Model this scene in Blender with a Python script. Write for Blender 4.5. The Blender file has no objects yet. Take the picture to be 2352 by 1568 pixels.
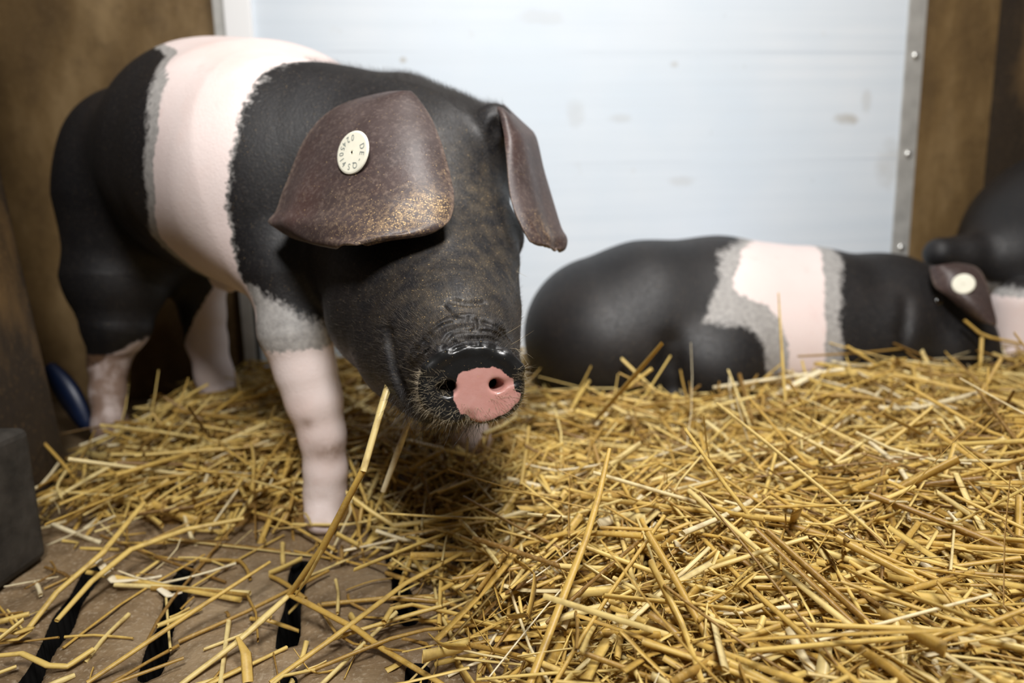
import bpy, math, random
import numpy as np
from mathutils import Matrix, Vector

C = bpy.context.scene
COL = C.collection
RNG = np.random.default_rng(7)
random.seed(7)

# ------------------------------------------------------------------ camera, world, lights, exposure
F_PX = 1568.0
PITCH, ROLL, CAM_H = math.radians(9.94), math.radians(1.345), 0.30
FWD = np.array([0, math.cos(PITCH), -math.sin(PITCH)])
_r0 = np.array([1.0, 0, 0]); _u0 = np.array([0, math.sin(PITCH), math.cos(PITCH)])
RIGHT = math.cos(ROLL) * _r0 - math.sin(ROLL) * _u0
UP = math.sin(ROLL) * _r0 + math.cos(ROLL) * _u0
CAM = np.array([0, 0, CAM_H])

cd = bpy.data.cameras.new('camera')
cam = bpy.data.objects.new('camera', cd); COL.objects.link(cam)
cd.sensor_width = 36; cd.lens = F_PX * 36 / 2352
cd.clip_start = 0.01
M = Matrix.Identity(4)
for i in range(3):
    M[i][0] = RIGHT[i]; M[i][1] = UP[i]; M[i][2] = -FWD[i]; M[i][3] = CAM[i]
cam.matrix_world = M
cd.dof.use_dof = True; cd.dof.focus_distance = 0.45; cd.dof.aperture_fstop = 4.0
C.camera = cam

C.view_settings.view_transform = 'Standard'; C.view_settings.look = 'None'
C.view_settings.exposure = 0.12; C.view_settings.gamma = 1.0
C.view_settings.use_curve_mapping = False

w = bpy.data.worlds.new('barn_air'); C.world = w; w.use_nodes = True
w.node_tree.nodes['Background'].inputs['Color'].default_value = (1.0, 0.86, 0.68, 1)
w.node_tree.nodes['Background'].inputs['Strength'].default_value = 0.06

def area_light(name, loc, target, size, power, color, size_y=None):
    l = bpy.data.lights.new(name, 'AREA'); l.energy = power; l.color = color
    l.shape = 'RECTANGLE' if size_y else 'DISK'; l.size = size
    if size_y: l.size_y = size_y
    o = bpy.data.objects.new(name, l); COL.objects.link(o)
    o.location = loc
    o.rotation_euler = (Vector(target) - Vector(loc)).to_track_quat('-Z', 'Y').to_euler()
    return o
area_light('ceiling_lamp_light', (0.35, 0.45, 1.70), (0.18, 0.90, 0.0), 0.34, 13.0, (1.0, 0.97, 0.94))
area_light('flash_light', (0.04, -0.28, 1.15), (0.16, 0.95, 0.30), 0.30, 8.4, (1.0, 0.98, 0.96)).data.spread = math.radians(108)

# ------------------------------------------------------------------ coordinates
def P(x, y, D):
    """point seen at photo pixel (x, y) at distance D along the view axis"""
    return CAM + D * (FWD + (x - 1176) / F_PX * RIGHT - (y - 784) / F_PX * UP)
def Pz(x, y, z):
    d = FWD + (x - 1176) / F_PX * RIGHT - (y - 784) / F_PX * UP
    return CAM + d * (z - CAM_H) / d[2]
def S(x, y, D, rpx):
    return (P(x, y, D), rpx * D / F_PX)
def unit(v):
    v = np.asarray(v, float); return v / np.linalg.norm(v)

# ------------------------------------------------------------------ object helpers
def link(o, parent=None):
    COL.objects.link(o)
    if parent is not None:
        o.parent = parent
        o.matrix_parent_inverse = Matrix.Translation(-parent.location)
    return o
def tag(o, label=None, cat=None, group=None, kind=None):
    if label: o['label'] = label
    if cat: o['category'] = cat
    if group: o['group'] = group
    if kind: o['kind'] = kind
    return o
def empty(name, loc):
    o = bpy.data.objects.new(name, None); o.location = loc; o.empty_display_size = 0.02
    COL.objects.link(o); return o
def mesh_np(name, verts, quads, mats, parent=None, smooth=True, attrs=None, mat_index=None, tris=None):
    verts = np.asarray(verts, np.float32)
    me = bpy.data.meshes.new(name)
    quads = np.asarray(quads, np.int32).reshape(-1, 4) if quads is not None else np.zeros((0, 4), np.int32)
    tris = np.asarray(tris, np.int32).reshape(-1, 3) if tris is not None else np.zeros((0, 3), np.int32)
    me.vertices.add(len(verts)); me.vertices.foreach_set('co', verts.ravel())
    nl = quads.size + tris.size; nf = len(quads) + len(tris)
    me.loops.add(nl); me.loops.foreach_set('vertex_index', np.concatenate([quads.ravel(), tris.ravel()]).astype(np.int32))
    me.polygons.add(nf)
    st = np.concatenate([np.arange(len(quads)) * 4, quads.size + np.arange(len(tris)) * 3]).astype(np.int32)
    me.polygons.foreach_set('loop_start', st)
    me.polygons.foreach_set('use_smooth', np.full(nf, smooth, bool))
    for m in (mats if isinstance(mats, (list, tuple)) else [mats]): me.materials.append(m)
    if mat_index is not None: me.polygons.foreach_set('material_index', np.asarray(mat_index, np.int32))
    me.update(calc_edges=True); me.validate()
    for k, a in (attrs or {}).items():
        me.attributes.new(k, 'FLOAT', 'POINT').data.foreach_set('value', np.asarray(a, np.float32))
    o = bpy.data.objects.new(name, me)
    return link(o, parent)
def box(name, lo, hi, mat, parent=None, bevel=0.0, rotz=0.0, pivot=None):
    lo = np.array(lo, float); hi = np.array(hi, float)
    v = np.array([[x, y, z] for x in (lo[0], hi[0]) for y in (lo[1], hi[1]) for z in (lo[2], hi[2])])
    if rotz:
        c, s = math.cos(rotz), math.sin(rotz); pv = np.array(pivot)
        d = v[:, :2] - pv
        v[:, 0] = pv[0] + c * d[:, 0] - s * d[:, 1]; v[:, 1] = pv[1] + s * d[:, 0] + c * d[:, 1]
    q = [[0, 1, 3, 2], [4, 6, 7, 5], [0, 4, 5, 1], [2, 3, 7, 6], [0, 2, 6, 4], [1, 5, 7, 3]]
    o = mesh_np(name, v, q, mat, parent, smooth=False)
    if bevel:
        b = o.modifiers.new('bevel', 'BEVEL'); b.width = bevel; b.segments = 3
    return o

# ------------------------------------------------------------------ materials
def new_mat(name):
    m = bpy.data.materials.new(name); m.use_nodes = True
    nt = m.node_tree; b = nt.nodes['Principled BSDF']
    return m, nt, b
def N(nt, t, **kw):
    n = nt.nodes.new(t)
    for k, v in kw.items():
        if k in n.inputs.keys(): n.inputs[k].default_value = v
        else: setattr(n, k, v)
    return n
def noise(nt, vec, scale, detail=4, rough=0.55):
    n = N(nt, 'ShaderNodeTexNoise'); n.inputs['Scale'].default_value = scale
    n.inputs['Detail'].default_value = detail; n.inputs['Roughness'].default_value = rough
    nt.links.new(vec, n.inputs['Vector']); return n.outputs['Fac']
def ramp(nt, fac, stops):
    r = N(nt, 'ShaderNodeValToRGB'); e = r.color_ramp.elements
    while len(e) < len(stops): e.new(0.5)
    for k, (p, c) in enumerate(stops):
        e[k].position = p; e[k].color = (*c, 1) if len(c) == 3 else c
    nt.links.new(fac, r.inputs['Fac']); return r.outputs['Color']
def mapr(nt, v, a, b, c=0.0, d=1.0):
    n = N(nt, 'ShaderNodeMapRange'); n.clamp = True
    for k, x in zip(('From Min', 'From Max', 'To Min', 'To Max'), (a, b, c, d)): n.inputs[k].default_value = x
    nt.links.new(v, n.inputs['Value']); return n.outputs['Result']
def math_(nt, op, a, b=None):
    n = N(nt, 'ShaderNodeMath'); n.operation = op
    for i, x in enumerate((a, b)):
        if x is None: continue
        if isinstance(x, (int, float)): n.inputs[i].default_value = x
        else: nt.links.new(x, n.inputs[i])
    return n.outputs[0]
def mix(nt, fac, a, b, mode='MIX'):
    n = N(nt, 'ShaderNodeMix'); n.data_type = 'RGBA'; n.blend_type = mode
    for i, x in ((0, fac), (6, a), (7, b)):
        if isinstance(x, (int, float)): n.inputs[i].default_value = x
        elif isinstance(x, tuple): n.inputs[i].default_value = (*x, 1)
        else: nt.links.new(x, n.inputs[i])
    return n.outputs[2]
def attr(nt, name):
    n = N(nt, 'ShaderNodeAttribute'); n.attribute_name = name; return n.outputs['Fac']
def objco(nt):
    return N(nt, 'ShaderNodeTexCoord').outputs['Object']
def bump(nt, b, h, strength, dist):
    n = N(nt, 'ShaderNodeBump'); n.inputs['Strength'].default_value = strength; n.inputs['Distance'].default_value = dist
    nt.links.new(h, n.inputs['Height']); nt.links.new(n.outputs['Normal'], b.inputs['Normal'])

def pig_material():
    m, nt, b = new_mat('saddleback_hide'); L = nt.links
    co = objco(nt)
    n1 = noise(nt, co, 9, 4); n2 = noise(nt, co, 160, 5, 0.65); n3 = noise(nt, co, 420, 3, 0.6); n4 = noise(nt, co, 45, 5, 0.6)
    # short coat: stretched noise as hair bump
    black = ramp(nt, n1, [(0.30, (0.0055, 0.0052, 0.0065)), (0.55, (0.009, 0.008, 0.0085)), (0.75, (0.017, 0.0135, 0.0125))])
    black = mix(nt, mapr(nt, n3, 0.56, 0.72, 0, 0.6), black, (0.055, 0.046, 0.040))
    pink = ramp(nt, n1, [(0.3, (0.78, 0.645, 0.615)), (0.55, (0.80, 0.685, 0.655)), (0.75, (0.78, 0.62, 0.575))])
    pink = mix(nt, mapr(nt, n4, 0.60, 0.75, 0, 0.25), pink, (0.66, 0.40, 0.36))
    grey = mix(nt, mapr(nt, n2, 0.3, 0.7), (0.26, 0.25, 0.24), (0.44, 0.42, 0.40))
    rag = math_(nt, 'MULTIPLY', math_(nt, 'SUBTRACT', n2, 0.5), 0.014)
    rag = math_(nt, 'ADD', rag, math_(nt, 'MULTIPLY', math_(nt, 'SUBTRACT', n4, 0.5), 0.010))
    fp = mapr(nt, math_(nt, 'ADD', attr(nt, 'pink'), rag), -0.0015, 0.0015)
    fg = mapr(nt, math_(nt, 'ADD', attr(nt, 'grey'), math_(nt, 'MULTIPLY', rag, 1.6)), -0.004, 0.004)
    col = mix(nt, fg, black, grey); col = mix(nt, fp, col, pink)
    # wet nose skin: pink patch on black disc
    fn = mapr(nt, math_(nt, 'ADD', attr(nt, 'nose_pink'), math_(nt, 'MULTIPLY', math_(nt, 'SUBTRACT', n2, 0.5), 0.004)), -0.0003, 0.0003)
    nose = mix(nt, mapr(nt, n4, 0.3, 0.7), (0.44, 0.205, 0.17), (0.52, 0.29, 0.26))
    wet = attr(nt, 'wet')
    col = mix(nt, mapr(nt, wet, 0.2, 0.7), col, (0.010, 0.010, 0.010))
    col = mix(nt, fn, col, nose)
    # dark mud on legs, hind shank's dimness painted in with it, chaff dust on the face
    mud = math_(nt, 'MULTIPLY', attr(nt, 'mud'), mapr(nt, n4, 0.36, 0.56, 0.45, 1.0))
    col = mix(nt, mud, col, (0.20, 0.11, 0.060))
    dirt = attr(nt, 'dirt')
    n5 = noise(nt, co, 880, 2, 0.5); n6 = noise(nt, co, 75, 3, 0.6)
    thr = math_(nt, 'SUBTRACT', n5, math_(nt, 'SUBTRACT', 0.725, math_(nt, 'MULTIPLY', dirt, mapr(nt, n6, 0.38, 0.70, 0.04, 0.17))))
    col = mix(nt, mapr(nt, thr, 0.0, 0.02, 0, 0.9), col, (0.42, 0.29, 0.13))
    col = mix(nt, math_(nt, 'MULTIPLY', math_(nt, 'MULTIPLY', dirt, mapr(nt, n6, 0.38, 0.64)), 0.60), col, (0.105, 0.080, 0.050))
    L.new(col, b.inputs['Base Color'])
    r = mapr(nt, wet, 0.2, 0.8, 0.52, 0.22)
    L.new(math_(nt, 'ADD', r, mapr(nt, n2, 0.3, 0.7, -0.04, 0.10)), b.inputs['Roughness'])
    b.inputs['Specular IOR Level'].default_value = 0.5
    b.inputs['Subsurface Weight'].default_value = 0.0
    h = math_(nt, 'MULTIPLY', math_(nt, 'ADD', math_(nt, 'MULTIPLY', n3, 0.7), math_(nt, 'MULTIPLY', n2, 0.40)), mapr(nt, wet, 0.3, 0.7, 1.0, 0.22))
    h = math_(nt, 'SUBTRACT', h, math_(nt, 'MULTIPLY', attr(nt, 'crease'), 1.6))
    bump(nt, b, h, 0.34, 0.0014)
    return m
def ear_material():
    m, nt, b = new_mat('ear_leather'); L = nt.links; co = objco(nt)
    n1 = noise(nt, co, 14, 4); n2 = noise(nt, co, 260, 4, 0.7); n4 = noise(nt, co, 60, 4)
    col = ramp(nt, n1, [(0.3, (0.060, 0.034, 0.030)), (0.5, (0.052, 0.036, 0.034)), (0.7, (0.085, 0.062, 0.058))])
    col = mix(nt, mapr(nt, n2, 0.50, 0.70, 0, 0.55), col, (0.17, 0.13, 0.115))
    d = attr(nt, 'dirt')
    col = mix(nt, math_(nt, 'MULTIPLY', math_(nt, 'MULTIPLY', d, mapr(nt, n2, 0.45, 0.60)), 0.6), col, (0.30, 0.19, 0.09))
    n5 = noise(nt, co, 850, 2, 0.5)
    thr = math_(nt, 'SUBTRACT', n5, math_(nt, 'SUBTRACT', 0.715, math_(nt, 'MULTIPLY', d, 0.135)))
    col = mix(nt, mapr(nt, thr, 0.0, 0.02, 0, 0.9), col, (0.55, 0.38, 0.18))
    col = mix(nt, math_(nt, 'MULTIPLY', attr(nt, 'rim'), mapr(nt, n2, 0.35, 0.6)), col, (0.26, 0.19, 0.15))
    L.new(col, b.inputs['Base Color'])
    L.new(mapr(nt, n1, 0.3, 0.7, 0.36, 0.55), b.inputs['Roughness'])
    b.inputs['Specular IOR Level'].default_value = 0.5
    bump(nt, b, math_(nt, 'ADD', math_(nt, 'MULTIPLY', n2, 0.6), math_(nt, 'MULTIPLY', n4, 0.5)), 0.35, 0.0012)
    return m
def simple_mat(name, color, rough=0.5, spec=0.5, metal=0.0, nscale=None, namt=0.2, bumpd=0.0):
    m, nt, b = new_mat(name)
    b.inputs['Roughness'].default_value = rough; b.inputs['Specular IOR Level'].default_value = spec
    b.inputs['Metallic'].default_value = metal
    if nscale:
        n = noise(nt, objco(nt), nscale, 5)
        lo = tuple(c * (1 - namt) for c in color); hi = tuple(min(1, c * (1 + namt)) for c in color)
        nt.links.new(mix(nt, mapr(nt, n, 0.3, 0.7), lo, hi), b.inputs['Base Color'])
        if bumpd: bump(nt, b, n, 0.6, bumpd)
    else: b.inputs['Base Color'].default_value = (*color, 1)
    return m
def straw_material():
    m, nt, b = new_mat('straw'); L = nt.links; co = objco(nt)
    t = attr(nt, 'tone'); a = attr(nt, 'along')
    col = ramp(nt, t, [(0.0, (0.17, 0.085, 0.020)), (0.20, (0.34, 0.19, 0.040)), (0.48, (0.62, 0.395, 0.085)),
                       (0.75, (0.80, 0.585, 0.175)), (0.92, (0.84, 0.68, 0.30)), (1.0, (0.90, 0.82, 0.62))])
    n = noise(nt, co, 90, 4); n2 = noise(nt, co, 500, 3)
    col = mix(nt, mapr(nt, n, 0.5, 0.72, 0, 0.55), col, (0.30, 0.165, 0.05))
    col = mix(nt, mapr(nt, n2, 0.5, 0.75, 0, 0.25), col, (0.85, 0.68, 0.36))
    L.new(col, b.inputs['Base Color'])
    b.inputs['Roughness'].default_value = 0.42; b.inputs['Specular IOR Level'].default_value = 0.5
    tr = N(nt, 'ShaderNodeBsdfTranslucent'); L.new(col, tr.inputs['Color'])
    ms = N(nt, 'ShaderNodeMixShader'); ms.inputs[0].default_value = 0.15
    L.new(b.outputs[0], ms.inputs[1]); L.new(tr.outputs[0], ms.inputs[2])
    L.new(ms.outputs[0], nt.nodes['Material Output'].inputs['Surface'])
    return m
def concrete_material():
    m, nt, b = new_mat('stable_concrete'); L = nt.links; co = objco(nt)
    n1 = noise(nt, co, 7, 5); n2 = noise(nt, co, 60, 6, 0.6); n3 = noise(nt, co, 300, 4)
    col = ramp(nt, n1, [(0.3, (0.12, 0.075, 0.036)), (0.5, (0.235, 0.160, 0.085)), (0.7, (0.36, 0.27, 0.165))])
    col = mix(nt, mapr(nt, n2, 0.45, 0.7, 0, 0.6), col, (0.10, 0.062, 0.030))
    col = mix(nt, mapr(nt, n3, 0.54, 0.68, 0, 0.6), col, (0.40, 0.32, 0.22))
    L.new(col, b.inputs['Base Color']); b.inputs['Roughness'].default_value = 0.6
    bump(nt, b, math_(nt, 'ADD', n2, math_(nt, 'MULTIPLY', n3, 0.4)), 0.6, 0.004)
    return m
def board_material(name, c1, c2, c3):
    m, nt, b = new_mat(name); L = nt.links; co = objco(nt)
    mp = N(nt, 'ShaderNodeMapping'); mp.inputs['Scale'].default_value = (1, 1, 0.35); L.new(co, mp.inputs['Vector'])
    n1 = noise(nt, mp.outputs[0], 8, 5); n2 = noise(nt, co, 26, 6, 0.6); n3 = noise(nt, co, 180, 4)
    col = ramp(nt, n1, [(0.3, c1), (0.52, c2), (0.72, c3)])
    col = mix(nt, mapr(nt, n2, 0.5, 0.75, 0, 0.5), col, c1)
    col = mix(nt, mapr(nt, n3, 0.55, 0.75, 0, 0.25), col, c3)
    L.new(col, b.inputs['Base Color']); b.inputs['Roughness'].default_value = 0.6
    bump(nt, b, n2, 0.4, 0.004)
    return m
def panel_material():
    m, nt, b = new_mat('white_plastic_board'); L = nt.links; co = objco(nt)
    sp = N(nt, 'ShaderNodeSeparateXYZ'); L.new(co, sp.inputs[0])
    n1 = noise(nt, co, 3, 3); n2 = noise(nt, co, 14, 5, 0.6); n3 = noise(nt, co, 45, 3)
    mp = N(nt, 'ShaderNodeMapping'); mp.inputs['Scale'].default_value = (0.6, 0.6, 26); L.new(co, mp.inputs['Vector'])
    n4 = noise(nt, mp.outputs[0], 2.2, 4)
    col = mix(nt, mapr(nt, n1, 0.35, 0.65), (0.66, 0.74, 0.82), (0.74, 0.79, 0.84))
    col = mix(nt, mapr(nt, n4, 0.40, 0.62, 0, 0.45), col, (0.64, 0.71, 0.78))
    col = mix(nt, mapr(nt, n2, 0.66, 0.78, 0, 0.35), col, (0.52, 0.50, 0.44))
    col = mix(nt, mapr(nt, n3, 0.70, 0.78, 0, 0.35), col, (0.45, 0.46, 0.47))
    # the stain patches near the right edge
    for (cx, cz, sx, sz, k) in STAINS:
        dx = math_(nt, 'DIVIDE', math_(nt, 'SUBTRACT', sp.outputs[0], cx), sx)
        dz = math_(nt, 'DIVIDE', math_(nt, 'SUBTRACT', sp.outputs[2], cz), sz)
        d = math_(nt, 'ADD', math_(nt, 'MULTIPLY', dx, dx), math_(nt, 'MULTIPLY', dz, dz))
        d = math_(nt, 'ADD', d, mapr(nt, n2, 0.3, 0.7, -0.7, 0.7))
        col = mix(nt, mapr(nt, d, 0.2, 1.1, k, 0), col, (0.40, 0.36, 0.29))
    # faint horizontal scratch lines
    for z0 in SEAMS:
        dz = math_(nt, 'ABSOLUTE', math_(nt, 'SUBTRACT', sp.outputs[2], z0))
        col = mix(nt, math_(nt, 'MULTIPLY', mapr(nt, dz, 0.0008, 0.003, 0.5, 0), mapr(nt, n1, 0.4, 0.55)), col, (0.50, 0.56, 0.63))
    L.new(col, b.inputs['Base Color']); b.inputs['Roughness'].default_value = 0.5
    b.inputs['Specular IOR Level'].default_value = 0.3
    bump(nt, b, n4, 0.1, 0.002)
    return m

# ------------------------------------------------------------------ signed-distance bodies meshed by surface nets
class Body:
    def __init__(self): self.prims = []
    def add(self, fn, lo, hi, k=0.02, op='u'):
        self.prims.append((op, fn, np.asarray(lo, float) - k * 1.2 - 0.006, np.asarray(hi, float) + k * 1.2 + 0.006, k))
    def cone(self, a, b, k=0.02, op='u'):
        (pa, ra), (pb, rb) = a, b
        pa = np.asarray(pa); pb = np.asarray(pb); ba = pb - pa; l2 = max(ba @ ba, 1e-9)
        def fn(p):
            q = p - pa; t = np.clip((q @ ba) / l2, 0, 1)
            return np.linalg.norm(q - t[:, None] * ba, axis=1) - (ra + t * (rb - ra))
        self.add(fn, np.minimum(pa - ra, pb - rb), np.maximum(pa + ra, pb + rb), k, op)
    def chain(self, pts, k=0.02, op='u', ki=0.012):
        """a run of round cones joined softly, added as one limb"""
        c = np.array([p for p, r in pts]); r = np.array([q for p, q in pts])
        def fn(p):
            d = None
            for i in range(len(c) - 1):
                ba = c[i + 1] - c[i]; l2 = max(ba @ ba, 1e-9); q = p - c[i]; t = np.clip((q @ ba) / l2, 0, 1)
                t = t * t * (3 - 2 * t) if False else t
                e = np.linalg.norm(q - t[:, None] * ba, axis=1) - (r[i] + t * (r[i + 1] - r[i]))
                if d is None: d = e
                else:
                    h = np.maximum(ki - np.abs(d - e), 0) / ki; d = np.minimum(d, e) - h * h * ki * 0.25
            return d + ki * 0.2
        self.add(fn, (c - r[:, None]).min(0), (c + r[:, None]).max(0), k, op)
    def ball(self, c, r, k=0.02, op='u'):
        c = np.asarray(c)
        self.add(lambda p: np.linalg.norm(p - c, axis=1) - r, c - r, c + r, k, op)
    def ell(self, c, axes, rad, k=0.02, op='u'):
        c = np.asarray(c); A = np.array([unit(a) for a in axes]); rad = np.asarray(rad, float)
        def fn(p):
            q = (p - c) @ A.T
            k0 = np.linalg.norm(q / rad, axis=1); k1 = np.linalg.norm(q / rad ** 2, axis=1)
            return k0 * (k0 - 1) / np.maximum(k1, 1e-6)
        e = np.sqrt(((A.T * rad) ** 2).sum(1))
        self.add(fn, c - e, c + e, k, op)
    def line(self, pts, r, k=0.003, op='s'):
        for a, b in zip(pts[:-1], pts[1:]): self.cone((a, r), (b, r), k, op)
    @staticmethod
    def comb(d, e, k, op):
        if op == 's': d = -d
        h = np.maximum(k - np.abs(d - e), 0) / k
        m = np.minimum(d, e) - h * h * k * 0.25
        return -m if op == 's' else m
    def __call__(self, p):
        p = np.asarray(p, float); d = np.full(len(p), 0.3)
        for op, fn, lo, hi, k in self.prims:
            m = np.all((p > lo) & (p < hi), axis=1)
            if m.any(): d[m] = self.comb(d[m], fn(p[m]), k, op)
        return d
    def mesh(self, xs, ys, zs):
        ax = [np.asarray(a, float) for a in (xs, ys, zs)]
        D = np.full([len(a) for a in ax], 0.3, np.float32)
        for op, fn, lo, hi, k in self.prims:
            sl = [slice(np.searchsorted(a, l), np.searchsorted(a, h)) for a, l, h in zip(ax, lo, hi)]
            g = [a[s] for a, s in zip(ax, sl)]
            if min(len(q) for q in g) == 0: continue
            X, Y, Z = np.meshgrid(*g, indexing='ij')
            e = fn(np.stack([X.ravel(), Y.ravel(), Z.ravel()], 1)).reshape(X.shape).astype(np.float32)
            D[tuple(sl)] = self.comb(D[tuple(sl)], e, k, op)
        return surface_nets(D, ax)
def surface_nets(D, ax):
    S_ = D < 0
    n = [s - 1 for s in D.shape]
    cnt = np.zeros(n, np.int8)
    off = [(i, j, k) for i in (0, 1) for j in (0, 1) for k in (0, 1)]
    sh = lambda A, o: A[o[0]:o[0] + n[0], o[1]:o[1] + n[1], o[2]:o[2] + n[2]]
    for o in off: cnt += sh(S_, o)
    act = np.argwhere((cnt > 0) & (cnt < 8))
    idx = np.full(n, -1, np.int32); idx[tuple(act.T)] = np.arange(len(act))
    vals = np.stack([D[act[:, 0] + o[0], act[:, 1] + o[1], act[:, 2] + o[2]] for o in off], 1)
    pos = np.zeros((len(act), 3)); c = np.zeros(len(act))
    for a in range(8):
        for b in range(a + 1, 8):
            oa, ob = np.array(off[a]), np.array(off[b])
            if abs(oa - ob).sum() != 1: continue
            m = (vals[:, a] < 0) != (vals[:, b] < 0)
            t = vals[m, a] / (vals[m, a] - vals[m, b])
            pos[m] += oa + t[:, None] * (ob - oa); c[m] += 1
    pos /= c[:, None]
    v = np.stack([ax[i][act[:, i]] + pos[:, i] * (ax[i][act[:, i] + 1] - ax[i][act[:, i]]) for i in range(3)], 1)
    quads = []
    for d in range(3):
        e1, e2 = (d + 1) % 3, (d + 2) % 3
        A = np.take(S_, range(0, D.shape[d] - 1), axis=d); B = np.take(S_, range(1, D.shape[d]), axis=d)
        e = np.argwhere(A != B)
        e = e[(e[:, e1] > 0) & (e[:, e1] < D.shape[e1] - 1) & (e[:, e2] > 0) & (e[:, e2] < D.shape[e2] - 1)]
        inside = A[tuple(e.T)]
        def cell(a, b):
            q = e.copy(); q[:, e1] -= a; q[:, e2] -= b; return idx[tuple(q.T)]
        q = np.stack([cell(1, 1), cell(0, 1), cell(0, 0), cell(1, 0)], 1)
        q[~inside] = q[~inside][:, ::-1]
        quads.append(q)
    q = np.concatenate(quads)
    # one light smoothing pass along quad edges
    for lam in (0.35, -0.2):
        acc = np.zeros_like(v); cn = np.zeros(len(v))
        for a, b in ((0, 1), (1, 2), (2, 3), (3, 0)):
            for i, j in ((a, b), (b, a)):
                for k in range(3): acc[:, k] += np.bincount(q[:, i], v[q[:, j], k], len(v))
                cn += np.bincount(q[:, i], minlength=len(v))
        v = v + lam * (acc / np.maximum(cn, 1)[:, None] - v)
    return v, q
def axis_grid(lo, hi, flo, fhi, h, hf):
    g = [lo]
    while g[-1] < hi:
        x = g[-1]
        d = max(flo - x, x - fhi, 0)
        g.append(x + min(h, hf + d * 0.05))
    return np.array(g)
def vnormals(v, q):
    n = np.cross(v[q[:, 2]] - v[q[:, 0]], v[q[:, 3]] - v[q[:, 1]])
    o = np.zeros_like(v)
    for i in range(4):
        for k in range(3): o[:, k] += np.bincount(q[:, i], n[:, k], len(v))
    return o / np.maximum(np.linalg.norm(o, axis=1, keepdims=True), 1e-12)
def poly_sd(p, poly):
    """signed distance to a polygon, positive inside"""
    poly = np.asarray(poly, float); d = np.full(len(p), 1e9); ins = np.zeros(len(p), bool)
    for a, b in zip(poly, np.roll(poly, -1, 0)):
        e = b - a; wv = p - a
        t = np.clip((wv @ e) / max(e @ e, 1e-12), 0, 1)
        d = np.minimum(d, ((wv - t[:, None] * e) ** 2).sum(1))
        c = ((a[1] <= p[:, 1]) != (b[1] <= p[:, 1]))
        with np.errstate(divide='ignore', invalid='ignore'):
            xi = a[0] + (p[:, 1] - a[1]) * e[0] / (e[1] if e[1] != 0 else 1e-12)
        ins ^= c & (p[:, 0] < xi)
    d = np.sqrt(d); return np.where(ins, d, -d)
def seg_dist(p, pts):
    d = np.full(len(p), 9.0)
    for a, b in zip(pts[:-1], pts[1:]):
        a = np.asarray(a); b = np.asarray(b); e = b - a
        t = np.clip(((p - a) @ e) / (e @ e), 0, 1)
        d = np.minimum(d, np.linalg.norm(p - a - t[:, None] * e, axis=1))
    return d
def hairs(name, roots, dirs, length, rad, mat, parent, curl=None, segs=3):
    """tapered three-sided hairs, all in one mesh"""
    n = len(roots); length = np.broadcast_to(length, n); rad = np.broadcast_to(rad, n)
    dirs = dirs / np.linalg.norm(dirs, axis=1, keepdims=True)
    a = np.cross(dirs, [0.31, 0.77, 0.55]); a /= np.linalg.norm(a, axis=1, keepdims=True); b = np.cross(dirs, a)
    if curl is None: curl = np.zeros((n, 3))
    V = np.zeros((n, segs + 1, 3, 3))
    for s in range(segs + 1):
        t = s / segs
        c = roots + dirs * (length * t)[:, None] + curl * (length * t * t)[:, None]
        r = rad * (1 - 0.85 * t)
        for k in range(3):
            an = 2 * math.pi * k / 3
            V[:, s, k] = c + (a * math.cos(an) + b * math.sin(an)) * r[:, None]
    base = (np.arange(n) * (segs + 1) * 3)[:, None, None]
    q = []
    for s in range(segs):
        for k in range(3):
            k2 = (k + 1) % 3
            q.append([s * 3 + k, s * 3 + k2, (s + 1) * 3 + k2, (s + 1) * 3 + k])
    Q = base + np.array(q)[None]
    o = mesh_np(name, V.reshape(-1, 3), Q.reshape(-1, 4), mat, parent)
    return tag(o, kind='stuff')

# ------------------------------------------------------------------ the pen
MAT_CON = concrete_material(); MAT_STRAW = straw_material()
MAT_BOARD = board_material('brown_board', (0.070, 0.039, 0.013), (0.165, 0.100, 0.036), (0.32, 0.215, 0.100))
MAT_BOARD2 = board_material('dirty_shaded_board', (0.013, 0.008, 0.005), (0.030, 0.018, 0.008), (0.20, 0.115, 0.040))
MAT_ZINC = simple_mat('galvanised_steel', (0.50, 0.49, 0.46), 0.45, 0.5, 0.35, 30, 0.15)
MAT_BOLT = simple_mat('bright_bolt_head', (0.80, 0.80, 0.78), 0.25, 0.6, 0.8)
MAT_WHITE = simple_mat('white_edge_profile', (0.93, 0.93, 0.93), 0.4)
MAT_DARK = simple_mat('recess_shade', (0.005, 0.0045, 0.004), 0.9, 0.1)  # shade as a near-black colour, for slots, pit and gaps
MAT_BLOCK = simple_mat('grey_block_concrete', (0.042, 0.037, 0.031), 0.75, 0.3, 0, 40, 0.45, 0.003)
MAT_BLUE = simple_mat('blue_plastic', (0.010, 0.020, 0.060), 0.4, 0.5, 0, 30, 0.3)

# slatted floor: a height field with long rounded slots over a dark pit
SLOTS = []   # (x0, y0, x1, y1, half width)
def slot(px0, py0, px1, py1, hw=0.0078):
    a, b = Pz(px0, py0, 0), Pz(px1, py1, 0); SLOTS.append((a[0], a[1], b[0], b[1], hw))
slot(60, 1568, 215, 1300); slot(340, 1540, 425, 1300); slot(655, 1462, 690, 1290); slot(938, 1415, 905, 1270)
slot(940, 1620, 958, 1530); slot(650, 1660, 655, 1560); slot(1300, 1560, 1270, 1440)
xs = np.arange(-0.72, 0.34, 0.0024); ys = np.arange(0.30, 0.80, 0.0024)
X, Y = np.meshgrid(xs, ys, indexing='ij')
rg = np.random.default_rng(3)
Zf = np.zeros_like(X)
for _ in range(40):
    kx, ky = rg.normal(0, 45, 2); Zf += 0.00035 * np.sin(kx * X + ky * Y + rg.uniform(0, 6.28))
depth = np.zeros_like(X)
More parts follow.
